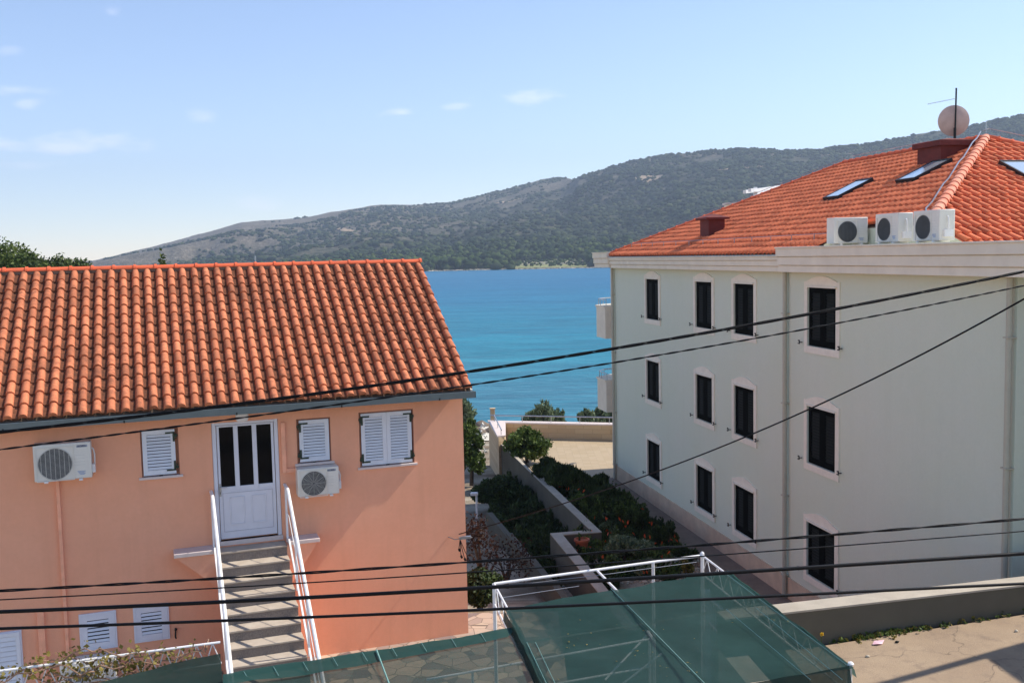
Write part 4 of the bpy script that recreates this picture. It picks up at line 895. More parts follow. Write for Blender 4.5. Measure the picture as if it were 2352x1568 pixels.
# stone terrace wall with steel handrail
M = Mat('coursed_limestone'); br = M.N.new('ShaderNodeTexBrick'); br.inputs['Scale'].default_value = 1; br.inputs['Brick Width'].default_value = .85; br.inputs['Row Height'].default_value = .24; br.inputs['Mortar Size'].default_value = .01
mp = M.N.new('ShaderNodeMapping'); mp.inputs['Rotation'].default_value = (R(90), 0, 0); M.L.new(M.tc.outputs['Object'], mp.inputs[0]); M.L.new(mp.outputs[0], br.inputs['Vector'])
br.inputs['Color1'].default_value = lin(206, 182, 146); br.inputs['Color2'].default_value = lin(182, 152, 116); br.inputs['Mortar'].default_value = lin(170, 146, 116); br.inputs['Bias'].default_value = -.1
M.color(M.mix(M.math('MULTIPLY', M.noise(6, 5), .4), br.outputs['Color'], lin(196, 176, 148))); M.bump(M.noise(12, 5), .4, .02); MT['limestone'] = M.set(.85)
tw_ = thing('terrace_wall', tuple(pz(1160, 1006, -1.5)), 'low limestone wall with steel handrail at the sea end of the terrace', 'wall')
a0 = np.array(pz(1160, 1006, -1.5)[:2]); a1 = np.array(pz(1420, 1012, -1.5)[:2]); dd = (a1-a0)/np.linalg.norm(a1-a0); nn = np.array([-dd[1], dd[0]]); a1 = a0+dd*14
b0 = np.array(pz(1147, 1017, ZW)[:2])-gdir*0; cL = a0-dd*.9
zt = -.72
o = MB().prism([tuple(a0), tuple(a1), tuple(a1+nn*.45), tuple(a0+nn*.45-dd*.9)], -4.2, zt-.05).build('stone_face', MT['limestone'], tw_); child_world(o, tw_)
w0 = np.array(pz(1145, 1003, zt)[:2]); w1 = np.array(pz(1159, 1001, zt)[:2])
o = MB().prism([tuple(w0), tuple(w1), tuple(a0+nn*.2), tuple(a0+nn*.45-dd*.95)], -4.2, zt-.03).build('stone_face', MT['limestone'], tw_); child_world(o, tw_)
o = MB().prism([tuple(a0-nn*.04), tuple(a1-nn*.04), tuple(a1+nn*.5), tuple(a0+nn*.5-dd*1.0)], zt-.049, zt+.02).build('coping', MT['sill'], tw_); child_world(o, tw_)
o = MB().prism([tuple(w0-dd*.05), tuple(w1+dd*.05), tuple(a0-nn*.041+dd*.05), tuple(a0+nn*.45-dd*1.0)], zt-.029, zt+.04).build('coping', MT['sill'], tw_); child_world(o, tw_)
rl = MB(); mid = nn*.25; P0 = a0+mid-dd*.6
rl.tube([(*(P0-dd*.2), zt+.32), (*(a1+mid), zt+.32)], .03, 8)
for k in range(0, 10): q = P0+dd*k*1.45; rl.tube([(*q, zt), (*q, zt+.32)], .018, 6)
q0 = P0; q1 = (w0+w1)/2; rl.tube([(*q0, zt+.32), (*q1, zt+.30)], .03, 8)
for f in (.05, .5, .95): q = q0+(q1-q0)*f; rl.tube([(*q, zt), (*q, zt+.31)], .018, 6)
o = rl.build('handrail', MT['steel'], tw_); child_world(o, tw_)
cpos_ = pd(1132, 975, 56); o = MB()
o.box(-.13, .13, -.13, .13, -3.2, 0.45); o.box(-.16, .16, -.16, .16, .45, .50); o = o.build('stone_pillar', MT['limestone']); o.location = (cpos_[0], cpos_[1], 0.02); 
q = pd(1132, 937, 56); o.location.z = q[2]-.5; tag(o, 'slim sunlit stone pillar standing behind the corner of the terrace wall', 'pillar')

# passage: stepped low wall, white lamp post
sp = thing('stepped_wall', tuple(pz(1110, 1175, -2.2)), 'low dark stepped wall beside the passage behind the pink house', 'garden wall')
pa = [(1118, 1178), (1163, 1232), (1212, 1296), (1262, 1360), (1310, 1430)]
for k in range(len(pa)-1):
    z = -1.6; A = np.array(pz(*pa[k], z-.0)[:2]); B = np.array(pz(*pa[k+1], z)[:2]); n_ = np.array([(B-A)[1], -(B-A)[0]]); n_ /= np.linalg.norm(n_); n_ = -n_ if n_[0] < 0 else n_
    o = MB().prism([tuple(A), tuple(B), tuple(B+n_*.2), tuple(A+n_*.2)], -3.6, z+.02+.10*k).build('wall_segment', MT['concrete'], sp); child_world(o, sp)
lp = pz(1096, 1205, -2.3); t = thing('lamp_post', tuple(lp), 'short white garden lamp post in the shaded passage', 'lamp post')
MB().tube([(0, 0, -.3), (0, 0, 1.15)], .04, 8).build('post', MT['white'], t); MB().box(-.22, .06, -.08, .08, 1.1, 1.22).build('lamp_head', MT['white'], t, bevel=.03)
# flower pot
pp = pz(1337, 1268, -1.5); t = thing('flower_pot', tuple(pp), 'terracotta pot behind the low garden wall', 'flower pot')
vs = []; prof = [(.14, 0), (.2, .34), (.24, .36), (.24, .42), (.2, .42), (.18, .38)]; sg = 20
for rr, zz in prof: vs += [(rr*math.cos(2*math.pi*k/sg), rr*math.sin(2*math.pi*k/sg), zz) for k in range(sg)]
MB().add(vs, [(i*sg+k, i*sg+(k+1) % sg, (i+1)*sg+(k+1) % sg, (i+1)*sg+k) for i in range(len(prof)-1) for k in range(sg)]+[tuple(range(sg-1, -1, -1)), tuple((len(prof)-1)*sg+k for k in range(sg))]).build('pot', plain('terracotta', lin(176, 96, 66), .8), t)

# ---- plants
def shrub(name, base, r, h, mat, n, leaf, label, cat, group=None, seed=1, k=14, stems=5, cr=.42, upw=.0, aspect=1.8, fuzz=.45):
    """base point, horizontal radius, height"""
    t = thing(name, tuple(base), label, cat, group); c = (0, 0, h*.56)
    cs, rs = clumps(c, (r, r, h*.46), k, seed, cr, -.8); V, Fq = leaf_cards(cs, rs, n, leaf, seed, shell=.3, upw=upw, aspect=aspect, fuzz=fuzz)
    big_mesh('foliage', V, Fq, mat, t); m = MB(); g_ = random.Random(seed)
    for q in range(stems): a = cs[q % len(cs)]; m.tube([(g_.uniform(-.08, .08)*r, g_.uniform(-.08, .08)*r, -.05), (a[0]*.4, a[1]*.4, h*.3), tuple(a)], [.02+.02*h, .012+.01*h, .006], 5)
    m.build('stem', MT['bark'], t); return t
ZG = -1.5
shrub('bush', pz(1212, 1062, ZG), 1.0, 1.6, MT['leaf_mid'], 9500, .08, 'big sunlit green bush at the end of the terrace garden', 'bush', None, 21, 36, cr=.25, upw=.4, aspect=2.4, fuzz=.8)
GB = 'dark bushes along the terrace'
for k, (x, y, r, h) in enumerate(((1255, 1108, .8, 1.0), (1300, 1130, .95, 1.1), (1345, 1140, .85, .95), (1385, 1160, .7, .7))):
    shrub('bush', pz(x, y, ZG), r, h, MT['leaf_dark'], 7000, .05, ('shaded dark rosemary bush nearest the big sunlit bush', 'shaded rosemary bush, second from the big sunlit bush', 'shaded rosemary bush with spiky top, third from the big sunlit bush', 'low shaded rosemary bush beside the start of the path')[k], 'bush', GB, 30+k, 16, cr=.30, upw=1.0, aspect=3.6, fuzz=.7)
GC = 'small conical shrubs along the path'
for k, (x, y, h, s) in enumerate(((1453, 1215, .62, .32), (1478, 1225, .78, .30), (1512, 1252, .62, .26), (1537, 1262, .80, .28), (1570, 1292, .5, .34))):
    shrub('shrub', pz(x, y, ZG), s, h, MT['leaf_dark'], 2600, .045, 'small upright conical shrub by the path, '+('farthest of the row', 'second farthest of the row', 'middle of the row', 'second nearest, a little taller', 'nearest of the row, lower and rounder')[k], 'shrub', GC, 50+k, 8, 2, upw=.8, aspect=2.6, fuzz=.6)
shrub('bush', pz(1440, 1290, ZG), .62, .8, MT['leaf_olive'], 5000, .06, 'round grey green bush in the middle of the flower bed', 'bush', None, 61, 12)
shrub('plant', pz(1578, 1338, ZG), .22, .62, MT['leaf_vine'], 700, .08, 'pale yellow green stalked plant near the corner of the net frame', 'plant', None, 63, 6)
# ground cover and flowers in the bed
def scatter_bed(n, poly, zf, size, hgt, mat, name, label, cat, seed, dens=None):
    g_ = np.random.default_rng(seed); P = np.array(poly); lo, hi = P.min(0), P.max(0); pts = []
    while len(pts) < n:
        q = lo+g_.random((4000, 2))*(hi-lo); ins = np.zeros(len(q), bool); j = len(P)-1
        for i in range(len(P)):
            c_ = ((P[i, 1] > q[:, 1]) != (P[j, 1] > q[:, 1])) & (q[:, 0] < (P[j, 0]-P[i, 0])*(q[:, 1]-P[i, 1])/(P[j, 1]-P[i, 1]+1e-12)+P[i, 0]); ins ^= c_; j = i
        q = q[ins]
        if dens is not None: q = q[fbm(q[:, 0]*dens[0]+seed, q[:, 1]*dens[0]) > dens[1]]
        pts += list(q)
    pts = np.array(pts[:n]); z = zf(pts[:, 0], pts[:, 1])+g_.random(n)**.7*hgt*(.1+2.6*np.clip(fbm(pts[:, 0]*2.3, pts[:, 1]*2.3)-.25, 0, 1)); C = np.column_stack([pts, z])
    V, Fq = leaf_cards(C, np.full(n, size*.3), n, size, seed, upw=.7, aspect=2.8); return tag(big_mesh(name, V, Fq, mat), label, cat, kind='stuff')
bed = poly_px([(1250, 1110), (1382, 1223), (1293, 1229.5), (1396, 1356), (1560, 1330), (1590, 1290), (1500, 1200), (1400, 1128)], ZG)
scatter_bed(42000, bed, lambda x, y: x*0-1.52, .055, .42, MT['leaf_dark'], 'ground_cover', 'low dark green ground cover filling the flower bed', 'ground cover', 71, (1.3, .47))
scatter_bed(9000, bed, lambda x, y: x*0-1.50, .05, .45, MT['leaf_mid'], 'ground_cover', 'lighter green leaves mixed through the flower bed', 'ground cover', 72, (1.2, .5))
scatter_bed(170, bed, lambda x, y: x*0-1.30, .05, .30, MT['flower_orange'], 'flowers', 'orange flowers scattered over the flower bed', 'flowers', 73, (1.1, .5))
low = poly_px([(1118, 1178), (1172, 1078), (1190, 1075), (1356, 1218), (1263.5, 1226), (1290, 1330), (1262, 1360)], -1.9)
scatter_bed(36000, low, lambda x, y: x*0-2.35, .07, .55, MT['leaf_dark'], 'ground_cover', 'dark shaded ground cover between the stepped wall and the garden wall', 'ground cover', 74)
# plants left of the garden wall
P = []; Q = []
for _ in range(240):
    q = pz(random.uniform(1380, 1610), random.uniform(1285, 1340), ZG); P.append(tuple(q)); z_ = random.uniform(.02, .06); Q.append((z_*1.3, z_, z_*.7))
V, Fq = blobs(P, Q, IC1, 12); tag(big_mesh('white_stones', V, Fq, MT['shore_rock']), 'small white stones lying along the edge of the flower bed', 'stones', kind='stuff')
for k, (x, y, r_, h_) in enumerate(((1425, 1195, .3, .55), (1395, 1235, .35, .5), (1330, 1175, .35, .6), (1480, 1320, .35, .5), (1540, 1325, .3, .35))):
    shrub('plant', pz(x, y, ZG), r_, h_, (MT['leaf_mid'], MT['leaf_olive'], MT['leaf_mid'], MT['leaf_olive'], MT['leaf_mid'])[k], 1300, .05, ('green clump in the flower bed next to the conical shrubs', 'greyish clump in the flower bed beside the garden wall corner', 'green clump at the far end of the flower bed by the garden wall', 'greyish clump in the flower bed just behind the white canopy beam', 'low green clump behind the canopy beam near its right post')[k], 'plant', 'leafy clumps in the flower bed', 260+k, 8, 4, .34)
shrub('bush', pz(1082, 1112, -2.6), .72, 3.0, MT['leaf_mid'], 12000, .09, 'tall white flowering oleander in the passage beside the stone wall', 'bush', None, 81, 34, cr=.26, upw=.4, aspect=2.4, fuzz=.8)
V = []; g_ = random.Random(5)
cs = [tuple(pz(1088, 1105, -2.6)+np.array([g_.uniform(-.7, .6), g_.uniform(-.9, .2), g_.uniform(.8, 2.7)])) for _ in range(70)]
V, Fq = leaf_cards(cs, np.full(70, .07), 420, .07, 5); tag(big_mesh('blossom', V, Fq, MT['flower_white']), 'white blossoms on the oleander in the passage', 'flowers', kind='stuff')
shrub('bush', pz(1132, 1172, -2.4), .8, 1.3, MT['leaf_dark'], 12000, .07, 'dark rounded bush at the foot of the grey garden wall', 'bush', None, 82, 18)
shrub('shrub', pz(1110, 1345, -1.2), .75, 1.9, MT['leaf_red'], 900, .05, 'sparse red leaved shrub in the passage beside the pink corner', 'shrub', 'red leaved shrubs in the passage', 84, 12, 8, .5)
shrub('shrub', pz(1165, 1345, -1.6), .7, 1.5, MT['leaf_red'], 600, .05, 'sparse red leaved shrub nearer the stepped wall', 'shrub', 'red leaved shrubs in the passage', 85, 12, 8, .5)
shrub('bush', pz(1102, 1405, -.6), .55, 1.0, MT['leaf_dark'], 4500, .06, 'low dark bush at the end of the crazy paving', 'bush', None, 86, 12)
# trees near the shore
def tree(base, h, r, mat, n, leaf, label, group, seed, trunk=.35, k=26, cat='tree', name='tree', lean=0, shell=.3, cr=.36, upw=0.0, aspect=1.8, fuzz=.4):
    t = thing(name, tuple(base), label, cat, group); rr = (r, r, h*(1-trunk)*.5); c = (lean, 0, h*(trunk+(1-trunk)*.5))
    cs, rs = clumps(c, rr, k, seed, cr, -.7); V, Fq = leaf_cards(cs, rs, n, leaf, seed, shell=shell, upw=upw, aspect=aspect, fuzz=fuzz)
    big_mesh('crown', V, Fq, mat, t); m = MB(); tr = .035*h
    m.tube([(0, 0, -.4), (lean*.3, .02, h*trunk*.6), (lean*.7, 0, h*trunk), (lean, 0, h*.7)], [tr, tr*.8, tr*.6, tr*.3], 7)
    for q in range(7): a = cs[q*3 % len(cs)]; m.tube([(lean*.6, 0, h*(trunk*.7+.04*q)), ((a[0]+lean*.6)*.5, a[1]*.5, (a[2]+h*trunk)*.5), tuple(a)], [tr*.4, tr*.28, tr*.12], 5)
    m.build('trunk', MT['bark'], t); return t
GT = 'grey green trees between the terrace and the sea'
def tree_px(x, ytop, ybase_z, dist, r, mat, n, leaf, label, group, seed, **kw):
    q = pd(x, ytop, dist); h = q[2]-ybase_z; tree((q[0], q[1], ybase_z), h, r, mat, n, leaf, label, group, seed, **kw)
for k, (x, yt, d, r, lab) in enumerate(((1222, 940, 59, .8, 'left side of the clump'), (1247, 912, 58, .7, 'tallest of the clump'), (1276, 932, 60, .7, 'right side of the clump, looser'), (1345, 932, 59, .6, 'standing alone left of the lower balcony'), (1378, 930, 60, .75, 'just under the lower balcony'), (1402, 938, 60, .6, 'partly behind the apartment corner'))):
    tree_px(x, yt, -3.5, d, r, MT['leaf_olive'], 4200, .075, 'small tree behind the terrace wall, '+lab, GT, 90+k, trunk=.15, k=46, cr=.19, shell=.05, upw=.9, aspect=3.0, fuzz=.8)
tree_px(1052, 905, -3.4, 56, 1.15, MT['leaf_olive'], 6500, .085, 'small tree above the beach showing past the right corner of the pink house', None, 98, trunk=.2, k=50, cr=.2, shell=.1, upw=.6, aspect=2.4, fuzz=.6)
GTP = 'pines beyond the left end of the pink roof'
for k, (x, yt, d, r, lab) in enumerate(((-60, 552, 66, 4.2, 'cut off by the left edge'), (20, 560, 64, 3.6, 'first tall one, sunlit'), (62, 572, 70, 3.2, 'leaning against its tall neighbour'), (98, 570, 74, 2.4, 'pointed top at the right end of the big clump'), (85, 592, 60, 3.0, 'lighter green lower one in front of the big clump'), (158, 586, 86, 2.4, 'rounded one in the right pair'), (190, 586, 88, 1.9, 'rightmost, narrow, just left of the hills'))):
    tree_px(x, yt, -1.0, d, r, MT['leaf_pine'], 17000 if k < 5 else 10000, .15, 'pine beyond the pink roof, '+lab, GTP, 110+k, trunk=.3, k=44, name='pine_tree', shell=.2, cr=.26, fuzz=.6)
tree_px(378, 606, -1.0, 62, .6, MT['leaf_pine'], 2500, .18, 'tip of a pine just showing over the pink ridge', None, 130, name='pine_tree')
q = pd(586, 588, 70); o = MB().tube([(0, 0, -8), (0, 0, 0)], .05, 8).build('pole', MT['steel']); o.location = tuple(q); tag(o, 'thin pale pole rising over the pink ridge in front of the hills', 'pole')

# ================================================================== road, parapet, neighbour casting the street shadow
PT0 = 25.0      # front of the parapet, measured along the apartment wall
def onpar(x, y, t):      # point of the plane across the apartment wall at distance t
    n_ = np.array([gdir[0], gdir[1], 0]); p0 = np.array([*ap(t, 0), 0]); d = ray(x, y); return CAM+d*(((p0-CAM)@n_)/(d@n_))
rdir = np.array([math.cos(gh_), -math.sin(gh_), 0.0]); rA = onpar(1879, 1477, PT0); rB = onpar(2352, 1404, PT0)
rs_ = (rB[2]-rA[2])/((rB-rA)@rdir); rn = np.cross(np.array([gdir[0], gdir[1], 0]), rdir+np.array([0, 0, rs_])); rn /= np.linalg.norm(rn)
def zr(x, y): return rA[2]+((np.array([x, y, 0])-rA)@rdir)*rs_        # the street climbs gently to the right
def pr_(x, y): d = ray(x, y); return CAM+d*(((rA-CAM)@rn)/(d@rn))     # line of sight meets the street
def road_prism(pts, z0, off=0): return MB().prism(pts, z0, [zr(*p)+off for p in pts])
pr = lambda t, y: ap(t, y)
M = Mat('worn_concrete_road'); a = M.noise(.5, 6, .65); b = M.noise(3, 7, .7); c = M.noise(60, 4, .7)
cc = M.ramp(a, [(.3, lin(144, 122, 100)), (.6, lin(168, 146, 120)), (.8, lin(156, 136, 112))]); cc = M.mix(M.ramp(b, [(.52, (0, 0, 0)), (.7, (.7, .7, .7))]), cc, lin(128, 110, 94))
cc = M.mix(M.ramp(c, [(.55, (0, 0, 0)), (.75, (.6, .6, .6))]), cc, lin(110, 94, 80))
vo = M.N.new('ShaderNodeTexVoronoi'); vo.feature = 'DISTANCE_TO_EDGE'; vo.inputs['Scale'].default_value = .45; mpn = M.N.new('ShaderNodeMapping'); M.L.new(M.tc.outputs['Object'], mpn.inputs[0])
va = M.N.new('ShaderNodeVectorMath'); va.operation = 'ADD'; nz = M.N.new('ShaderNodeTexNoise'); nz.inputs['Scale'].default_value = 2.0; nz.inputs['Detail'].default_value = 6; M.L.new(M.tc.outputs['Object'], nz.inputs['Vector']); M.L.new(mpn.outputs[0], va.inputs[0]); M.L.new(nz.outputs['Color'], va.inputs[1]); M.L.new(va.outputs[0], vo.inputs['Vector'])
cc = M.mix(M.ramp(vo.outputs['Distance'], [(.002, (.55, .55, .55)), (.008, (0, 0, 0))]), cc, lin(84, 72, 62))
M.color(cc); M.bump(M.math('ADD', c, M.math('MULTIPLY', b, .8)), .6, .015); MT['road'] = M.set(.92)
rdL = [(3.55, 16.4), (4.35, 4)]
tag(road_prism([(3.9, 14.9), ap(PT0+.1, -5.2), ap(PT0+.1, 14), (30, 2), (4.6, 2)], -.5).build('road', MT['road']), kind='structure')
para = thing('parapet_wall', (*ap(PT0, -2), zr(*ap(PT0, -2))), 'low concrete parapet with pale sunlit top along the street', 'wall')
fA, fB = onpar(1795, 1406, PT0), onpar(2352, 1342, PT0)
m = MB(); y0, y1 = -6.2, 5.0; A = ap(PT0, y0); B = ap(PT0, y1); C1 = ap(PT0-.33, y1); D1 = ap(PT0-.33, y0); fs_ = (fB[2]-fA[2])/((fB-fA)@rdir); yA = fA@rdir-np.array([*ap(PT0, 0), 0])@rdir; zt0 = fA[2]+(y0-yA)*fs_-.03; zt1 = fA[2]+(y1-yA)*fs_-.03
m.prism([A, B, C1, D1], -1.6, [zt0, zt1, zt1, zt0]); o = m.build('wall_body', MT['concrete'], para); child_world(o, para)
m = MB(); A2 = ap(PT0+.015, y0-.02); B2 = ap(PT0+.015, y1); C2 = ap(PT0-.345, y1); D2 = ap(PT0-.345, y0-.02)
m.hexa([(*A2, zt0+.002), (*B2, zt1+.002), (*C2, zt1+.002), (*D2, zt0+.002), (*A2, zt0+.03), (*B2, zt1+.03), (*C2, zt1+.03), (*D2, zt0+.03)]); o = m.build('coping', MT['concrete_top'], para); child_world(o, para)
# retaining wall between the yard and the street
m = MB(); m.prism([ap(PT0-.3, -6.2), ap(PT0-.3, -5.85), (4.65, 2), (4.3, 2)], -.4, zr(4, 10)+.02); o = m.build('retaining_wall', MT['concrete_top']); tag(o, 'rough retaining wall between the street and the netted yard', 'wall')
# weeds along the foot of the parapet
def weeds():
    C_ = []
    for _ in range(420):
        y = random.choice([random.gauss(-3.6, .35), random.uniform(-4.6, 4), random.gauss(.2, .5), random.gauss(1.5, .4)]); q = ap(PT0+abs(random.gauss(.05, .06)), y); C_.append((q[0], q[1], zr(*q)+random.uniform(-.01, .05)))
    V, Fq = leaf_cards(C_, np.full(len(C_), .025), 2200, .026, 140); tag(big_mesh('weeds', V, Fq, MT['leaf_mid']), 'weeds growing along the foot of the parapet', 'weeds', kind='stuff')
    V, Fq = leaf_cards([(c[0], c[1], zr(c[0], c[1])+.01) for c in C_[::2]], np.full(len(C_[::2]), .05), 1100, .035, 141); tag(big_mesh('dry_leaves', V, Fq, MT['leaf_vine']), 'dry leaves and grit gathered along the parapet', 'leaves', kind='stuff')
weeds()
q = onpar(1886, 1468, PT0+.1); t = thing('dandelion', (q[0], q[1], zr(q[0], q[1])), 'small yellow flower by the parapet next to the net corner', 'flower')
MB().tube([(0, 0, 0), (.01, 0, .17)], .005, 5).build('stem', MT['leaf_mid'], t); V, Fq = leaf_cards([(.01, 0, .18)], [.018], 60, .02, 3); big_mesh('bloom', V, Fq, MT['flower_yellow'], t)
q = pr_(2017, 1478)+np.array([0, 0, .01]); m = MB(); vs = [(-.1, -.04, 0), (-.02, -.06, .015), (.05, -.03, .0), (.11, .05, .03), (.03, .07, .01), (-.05, .03, .025)]; m.add([(x, y, z) for x, y, z in vs]+[(x, y, z+.003) for x, y, z in vs], [(5, 4, 3, 2, 1, 0), (6, 7, 8, 9, 10, 11)]+[(i, (i+1) % 6, 6+(i+1) % 6, 6+i) for i in range(6)]); o = m.build('paper_scrap', MT['paper']); o.location = tuple(q); tag(o, 'crumpled pink and white scrap of paper lying on the road', 'litter')
for k, (x, y) in enumerate(((1992, 1508), (2335, 1450), (2060, 1475))):
    q = pr_(x, y); V, Fq = blobs([(0, 0, .012)], [(.035, .025, .02)], IC1, 150+k); o = big_mesh('stone', V, Fq, MT['shore_rock'] if k < 2 else MT['iron']); o.location = tuple(q); tag(o, ('small pale stone on the road below the paper scrap', 'small pale stone on the road near the right edge', 'dark pebble on the road right of the paper scrap')[k], 'stone')
# neighbour at the right, outside the view: its roof edge and wall throw the street shadow
KS = 1/math.tan(R(SUN_EL)); sx, sy = math.sin(R(SUN_AZ))*KS, math.cos(R(SUN_AZ))*KS
HN = 6.0; c0 = pr_(2266, 1511); ZR = float(c0[2]); cN = np.array([c0[0]+sx*HN, c0[1]+sy*HN]); s1 = pr_(2352, 1460); s2 = pr_(1950, 1572)
e1 = (s1-s2)[:2]; e1 /= np.linalg.norm(e1); e2 = (pr_(2352, 1572)-c0)[:2]; e2 /= np.linalg.norm(e2)
nb = thing('neighbour_house', (cN[0], cN[1], ZR), 'cream neighbour house just right of the view that shades the street', 'house')
m = MB(); m.prism([tuple(q) for q in (cN, cN+e1*6, cN+e1*6+e2*6, cN+e2*6)], ZR-.5, ZR+HN); o = m.build('wall', MT['cornice'], nb); child_world(o, nb)
nr_ = np.array([-e1[1], e1[0]]); m = MB(); qa = cN-e1*3.6; qb = cN+e1*6; m.prism([tuple(qa), tuple(qb), tuple(qb+nr_*.12), tuple(qa+nr_*.12)], ZR+HN-.02, ZR+HN+.24); o = m.build('roof_beam', MT['white'], nb); child_world(o, nb)

# ================================================================== shade net structure
PG = thing('shade_canopy', tuple(pz(1135, 1340, 2.8)*[1, 1, 0]), 'white tubular canopy frame covered with green shade netting over the yard', 'canopy')
pcs = Vector(PG.location)
def addp(o): o.location = -pcs; return o
def T(x, y, z=2.5): return pz(x, y, z+.3)
A_ = T(1135, 1340); Bm = T(1370, 1308); Cc = T(1500, 1290); Dd = T(1613, 1275)
def post(q, r=.026): return addp(MB().tube([(q[0], q[1], 0), (q[0], q[1], q[2])], r, 10).build('post', MT['white'], PG))
post(A_, .029); post(Cc, .025); post(Dd, .028)
addp(MB().tube([A_, Bm, Cc, Dd], .020, 10).build('beam', MT['white'], PG))
ends = {}
def truss(p0, p1, h=.30, r=.016, name='truss', nseg=None, mat=None):
    p0 = np.array(p0); p1 = np.array(p1); m = MB(); dz = np.array([0, 0, -h]); m.tube([p0, p1], r, 8); m.tube([p0+dz, p1+dz], r*.8, 8); n = nseg or int(np.linalg.norm(p1-p0)/.38)
    for i in range(n): a = p0+(p1-p0)*i/n; b = p0+(p1-p0)*(i+.5)/n; c = p0+(p1-p0)*(i+1)/n; m.tube([a+dz, b], .007, 6); m.tube([b, c+dz], .007, 6)
    return addp(m.build(name, mat or MT['white'], PG))
eL = T(1272, 1595, 2.5); eM = T(1660, 1606, 2.5); eR = T(1952, 1533, 2.5)
truss(A_, eL); truss(Dd, eR); addp(MB().tube([Bm, eM], .018, 8).build('beam', MT['white'], PG))
V_ = MB().tube([Dd+np.array([0, 0, 0]), Dd+np.array([0, 0, .04]), Dd+np.array([0, 0, .06])], [.034, .032, .014], 10); addp(V_.build('post_cap', MT['white'], PG))
addp(MB().tube([eR+np.array([0, 0, .02]), eR+np.array([0.01, -.01, .06]), eR+np.array([0.01, -.01, .075])], [.03, .034, .015], 10).build('post_cap', MT['white'], PG)); post(eR)
# cross rails seen through the net
for (xa, ya, xb, yb) in ((1210, 1474, 1500, 1428), (1500, 1428, 1755, 1383)): addp(MB().tube([T(xa, ya, 2.47), T(xb, yb, 2.47)], .012, 6).build('cross_rail', MT['white'], PG))
# tension wires
addp(MB().tube([T(1160, 1345, 2.42), T(1400, 1317, 2.42), T(1600, 1290, 2.42)], .004, 5).build('wire', MT['steel'], PG))
addp(MB().tube([T(1150, 1372, 2.4), T(1330, 1345, 2.4)], .004, 5).build('wire', MT['steel'], PG))
# the net
def seam(*a): addp(MB().tube(*a).build('seam', MT['cord'], PG))
MT['cord'] = plain('pale_green_cord', lin(120, 160, 150), .6)
def netmat(name, col_, alpha, seam=True):
    M = Mat(name); N, L = M.N, M.L
    f = M.noise(7, 5, .6); g2 = M.noise(150, 2, .5, stretch=(.3, 2.0, 1)); big = M.noise(1.1, 4, .6)
    colr = M.ramp(big, [(.3, sc(col_, .8)), (.7, sc(col_, 1.2))]); sp = M.ramp(M.noise(42, 4, .75), [(.66, (0, 0, 0)), (.74, (1, 1, 1))]); blot = M.ramp(M.noise(1.6, 3), [(.48, (0, 0, 0)), (.62, (1, 1, 1))])
    colr = M.mix(M.math('MULTIPLY', M.math('MULTIPLY', sp, blot), .75), colr, lin(150, 160, 140)); M.color(colr); M.set(.9, 0, .04)
    tl = N.new('ShaderNodeBsdfTranslucent'); L.new(colr, tl.inputs[0]); m1 = N.new('ShaderNodeMixShader'); m1.inputs[0].default_value = .45; L.new(M.b.outputs[0], m1.inputs[1]); L.new(tl.outputs[0], m1.inputs[2])
    tp = N.new('ShaderNodeBsdfTransparent'); m2 = N.new('ShaderNodeMixShader')
    a = M.math('ADD', alpha-.08, M.math('ADD', M.math('MULTIPLY', f, .10), M.math('MULTIPLY', g2, .10))); L.new(a, m2.inputs[0]); L.new(tp.outputs[0], m2.inputs[1]); L.new(m1.outputs[0], m2.inputs[2]); L.new(m2.outputs[0], N['Material Output'].inputs[0]); return M.m
MT['net'] = netmat('green_shade_net', lin(52, 80, 77), .88)
MT['net_dark'] = netmat('dark_green_net', lin(48, 66, 62), .92)  # darker and denser than the main net
MT['net_hem'] = netmat('hemmed_shade_net', lin(56, 92, 87), .88)
def net_patch(back, front, n_u, n_v, sag, mat, name='net', parent=PG, seed=1, amp=.02):
    """back/front: polylines (same length); bilinear strip between them with sag"""
    back = np.array(back); front = np.array(front); g_ = np.random.default_rng(seed); tt = np.linspace(0, 1, n_u); tb = np.linspace(0, 1, len(back))
    B_ = np.stack([np.interp(tt, tb, back[:, k]) for k in range(3)], 1); F_ = np.stack([np.interp(tt, np.linspace(0, 1, len(front)), front[:, k]) for k in range(3)], 1)
    V = []
    for j in range(n_v):
        s = j/(n_v-1); P = B_*(1-s)+F_*s; P[:, 2] += -sag*math.sin(math.pi*s)*(.6+.4*np.sin(tt*math.pi*3)**2)+(fbm(P[:, 0]*1.3+seed, P[:, 1]*1.3)-.5)*amp*4+ (fbm(P[:, 0]*.3, P[:, 1]*5)-.5)*amp*2; V.append(P)
    V = np.array(V).reshape(-1, 3); i, j = np.meshgrid(np.arange(n_u-1), np.arange(n_v-1)); a = (j*n_u+i).ravel()
    o = big_mesh(name, V, np.stack([a, a+1, a+n_u+1, a+n_u], 1), mat, parent, smooth=True); return addp(o)
zN = 2.545
back = [T(1160, 1398, zN), T(1290, 1372, zN), T(1400, 1356, zN), T(1470, 1345, zN), T(1500, 1336, zN), T(1570, 1328, zN), T(1610, 1314, zN), T(1670, 1310, zN)]
front = [T(1278, 1640, zN), T(1400, 1632, zN), T(1500, 1624, zN), T(1600, 1608, zN), T(1680, 1590, zN), T(1720, 1568, zN-.02), T(1850, 1551, zN-.03), T(1962, 1531, zN)]
net_patch(back, front, 90, 70, .016, MT['net'], seed=2, amp=.011)
back2 = [T(512, 1550, 2.45), T(700, 1519, 2.45), T(865, 1492, 2.45), T(1030, 1466, 2.45), T(1194, 1438, 2.47)]
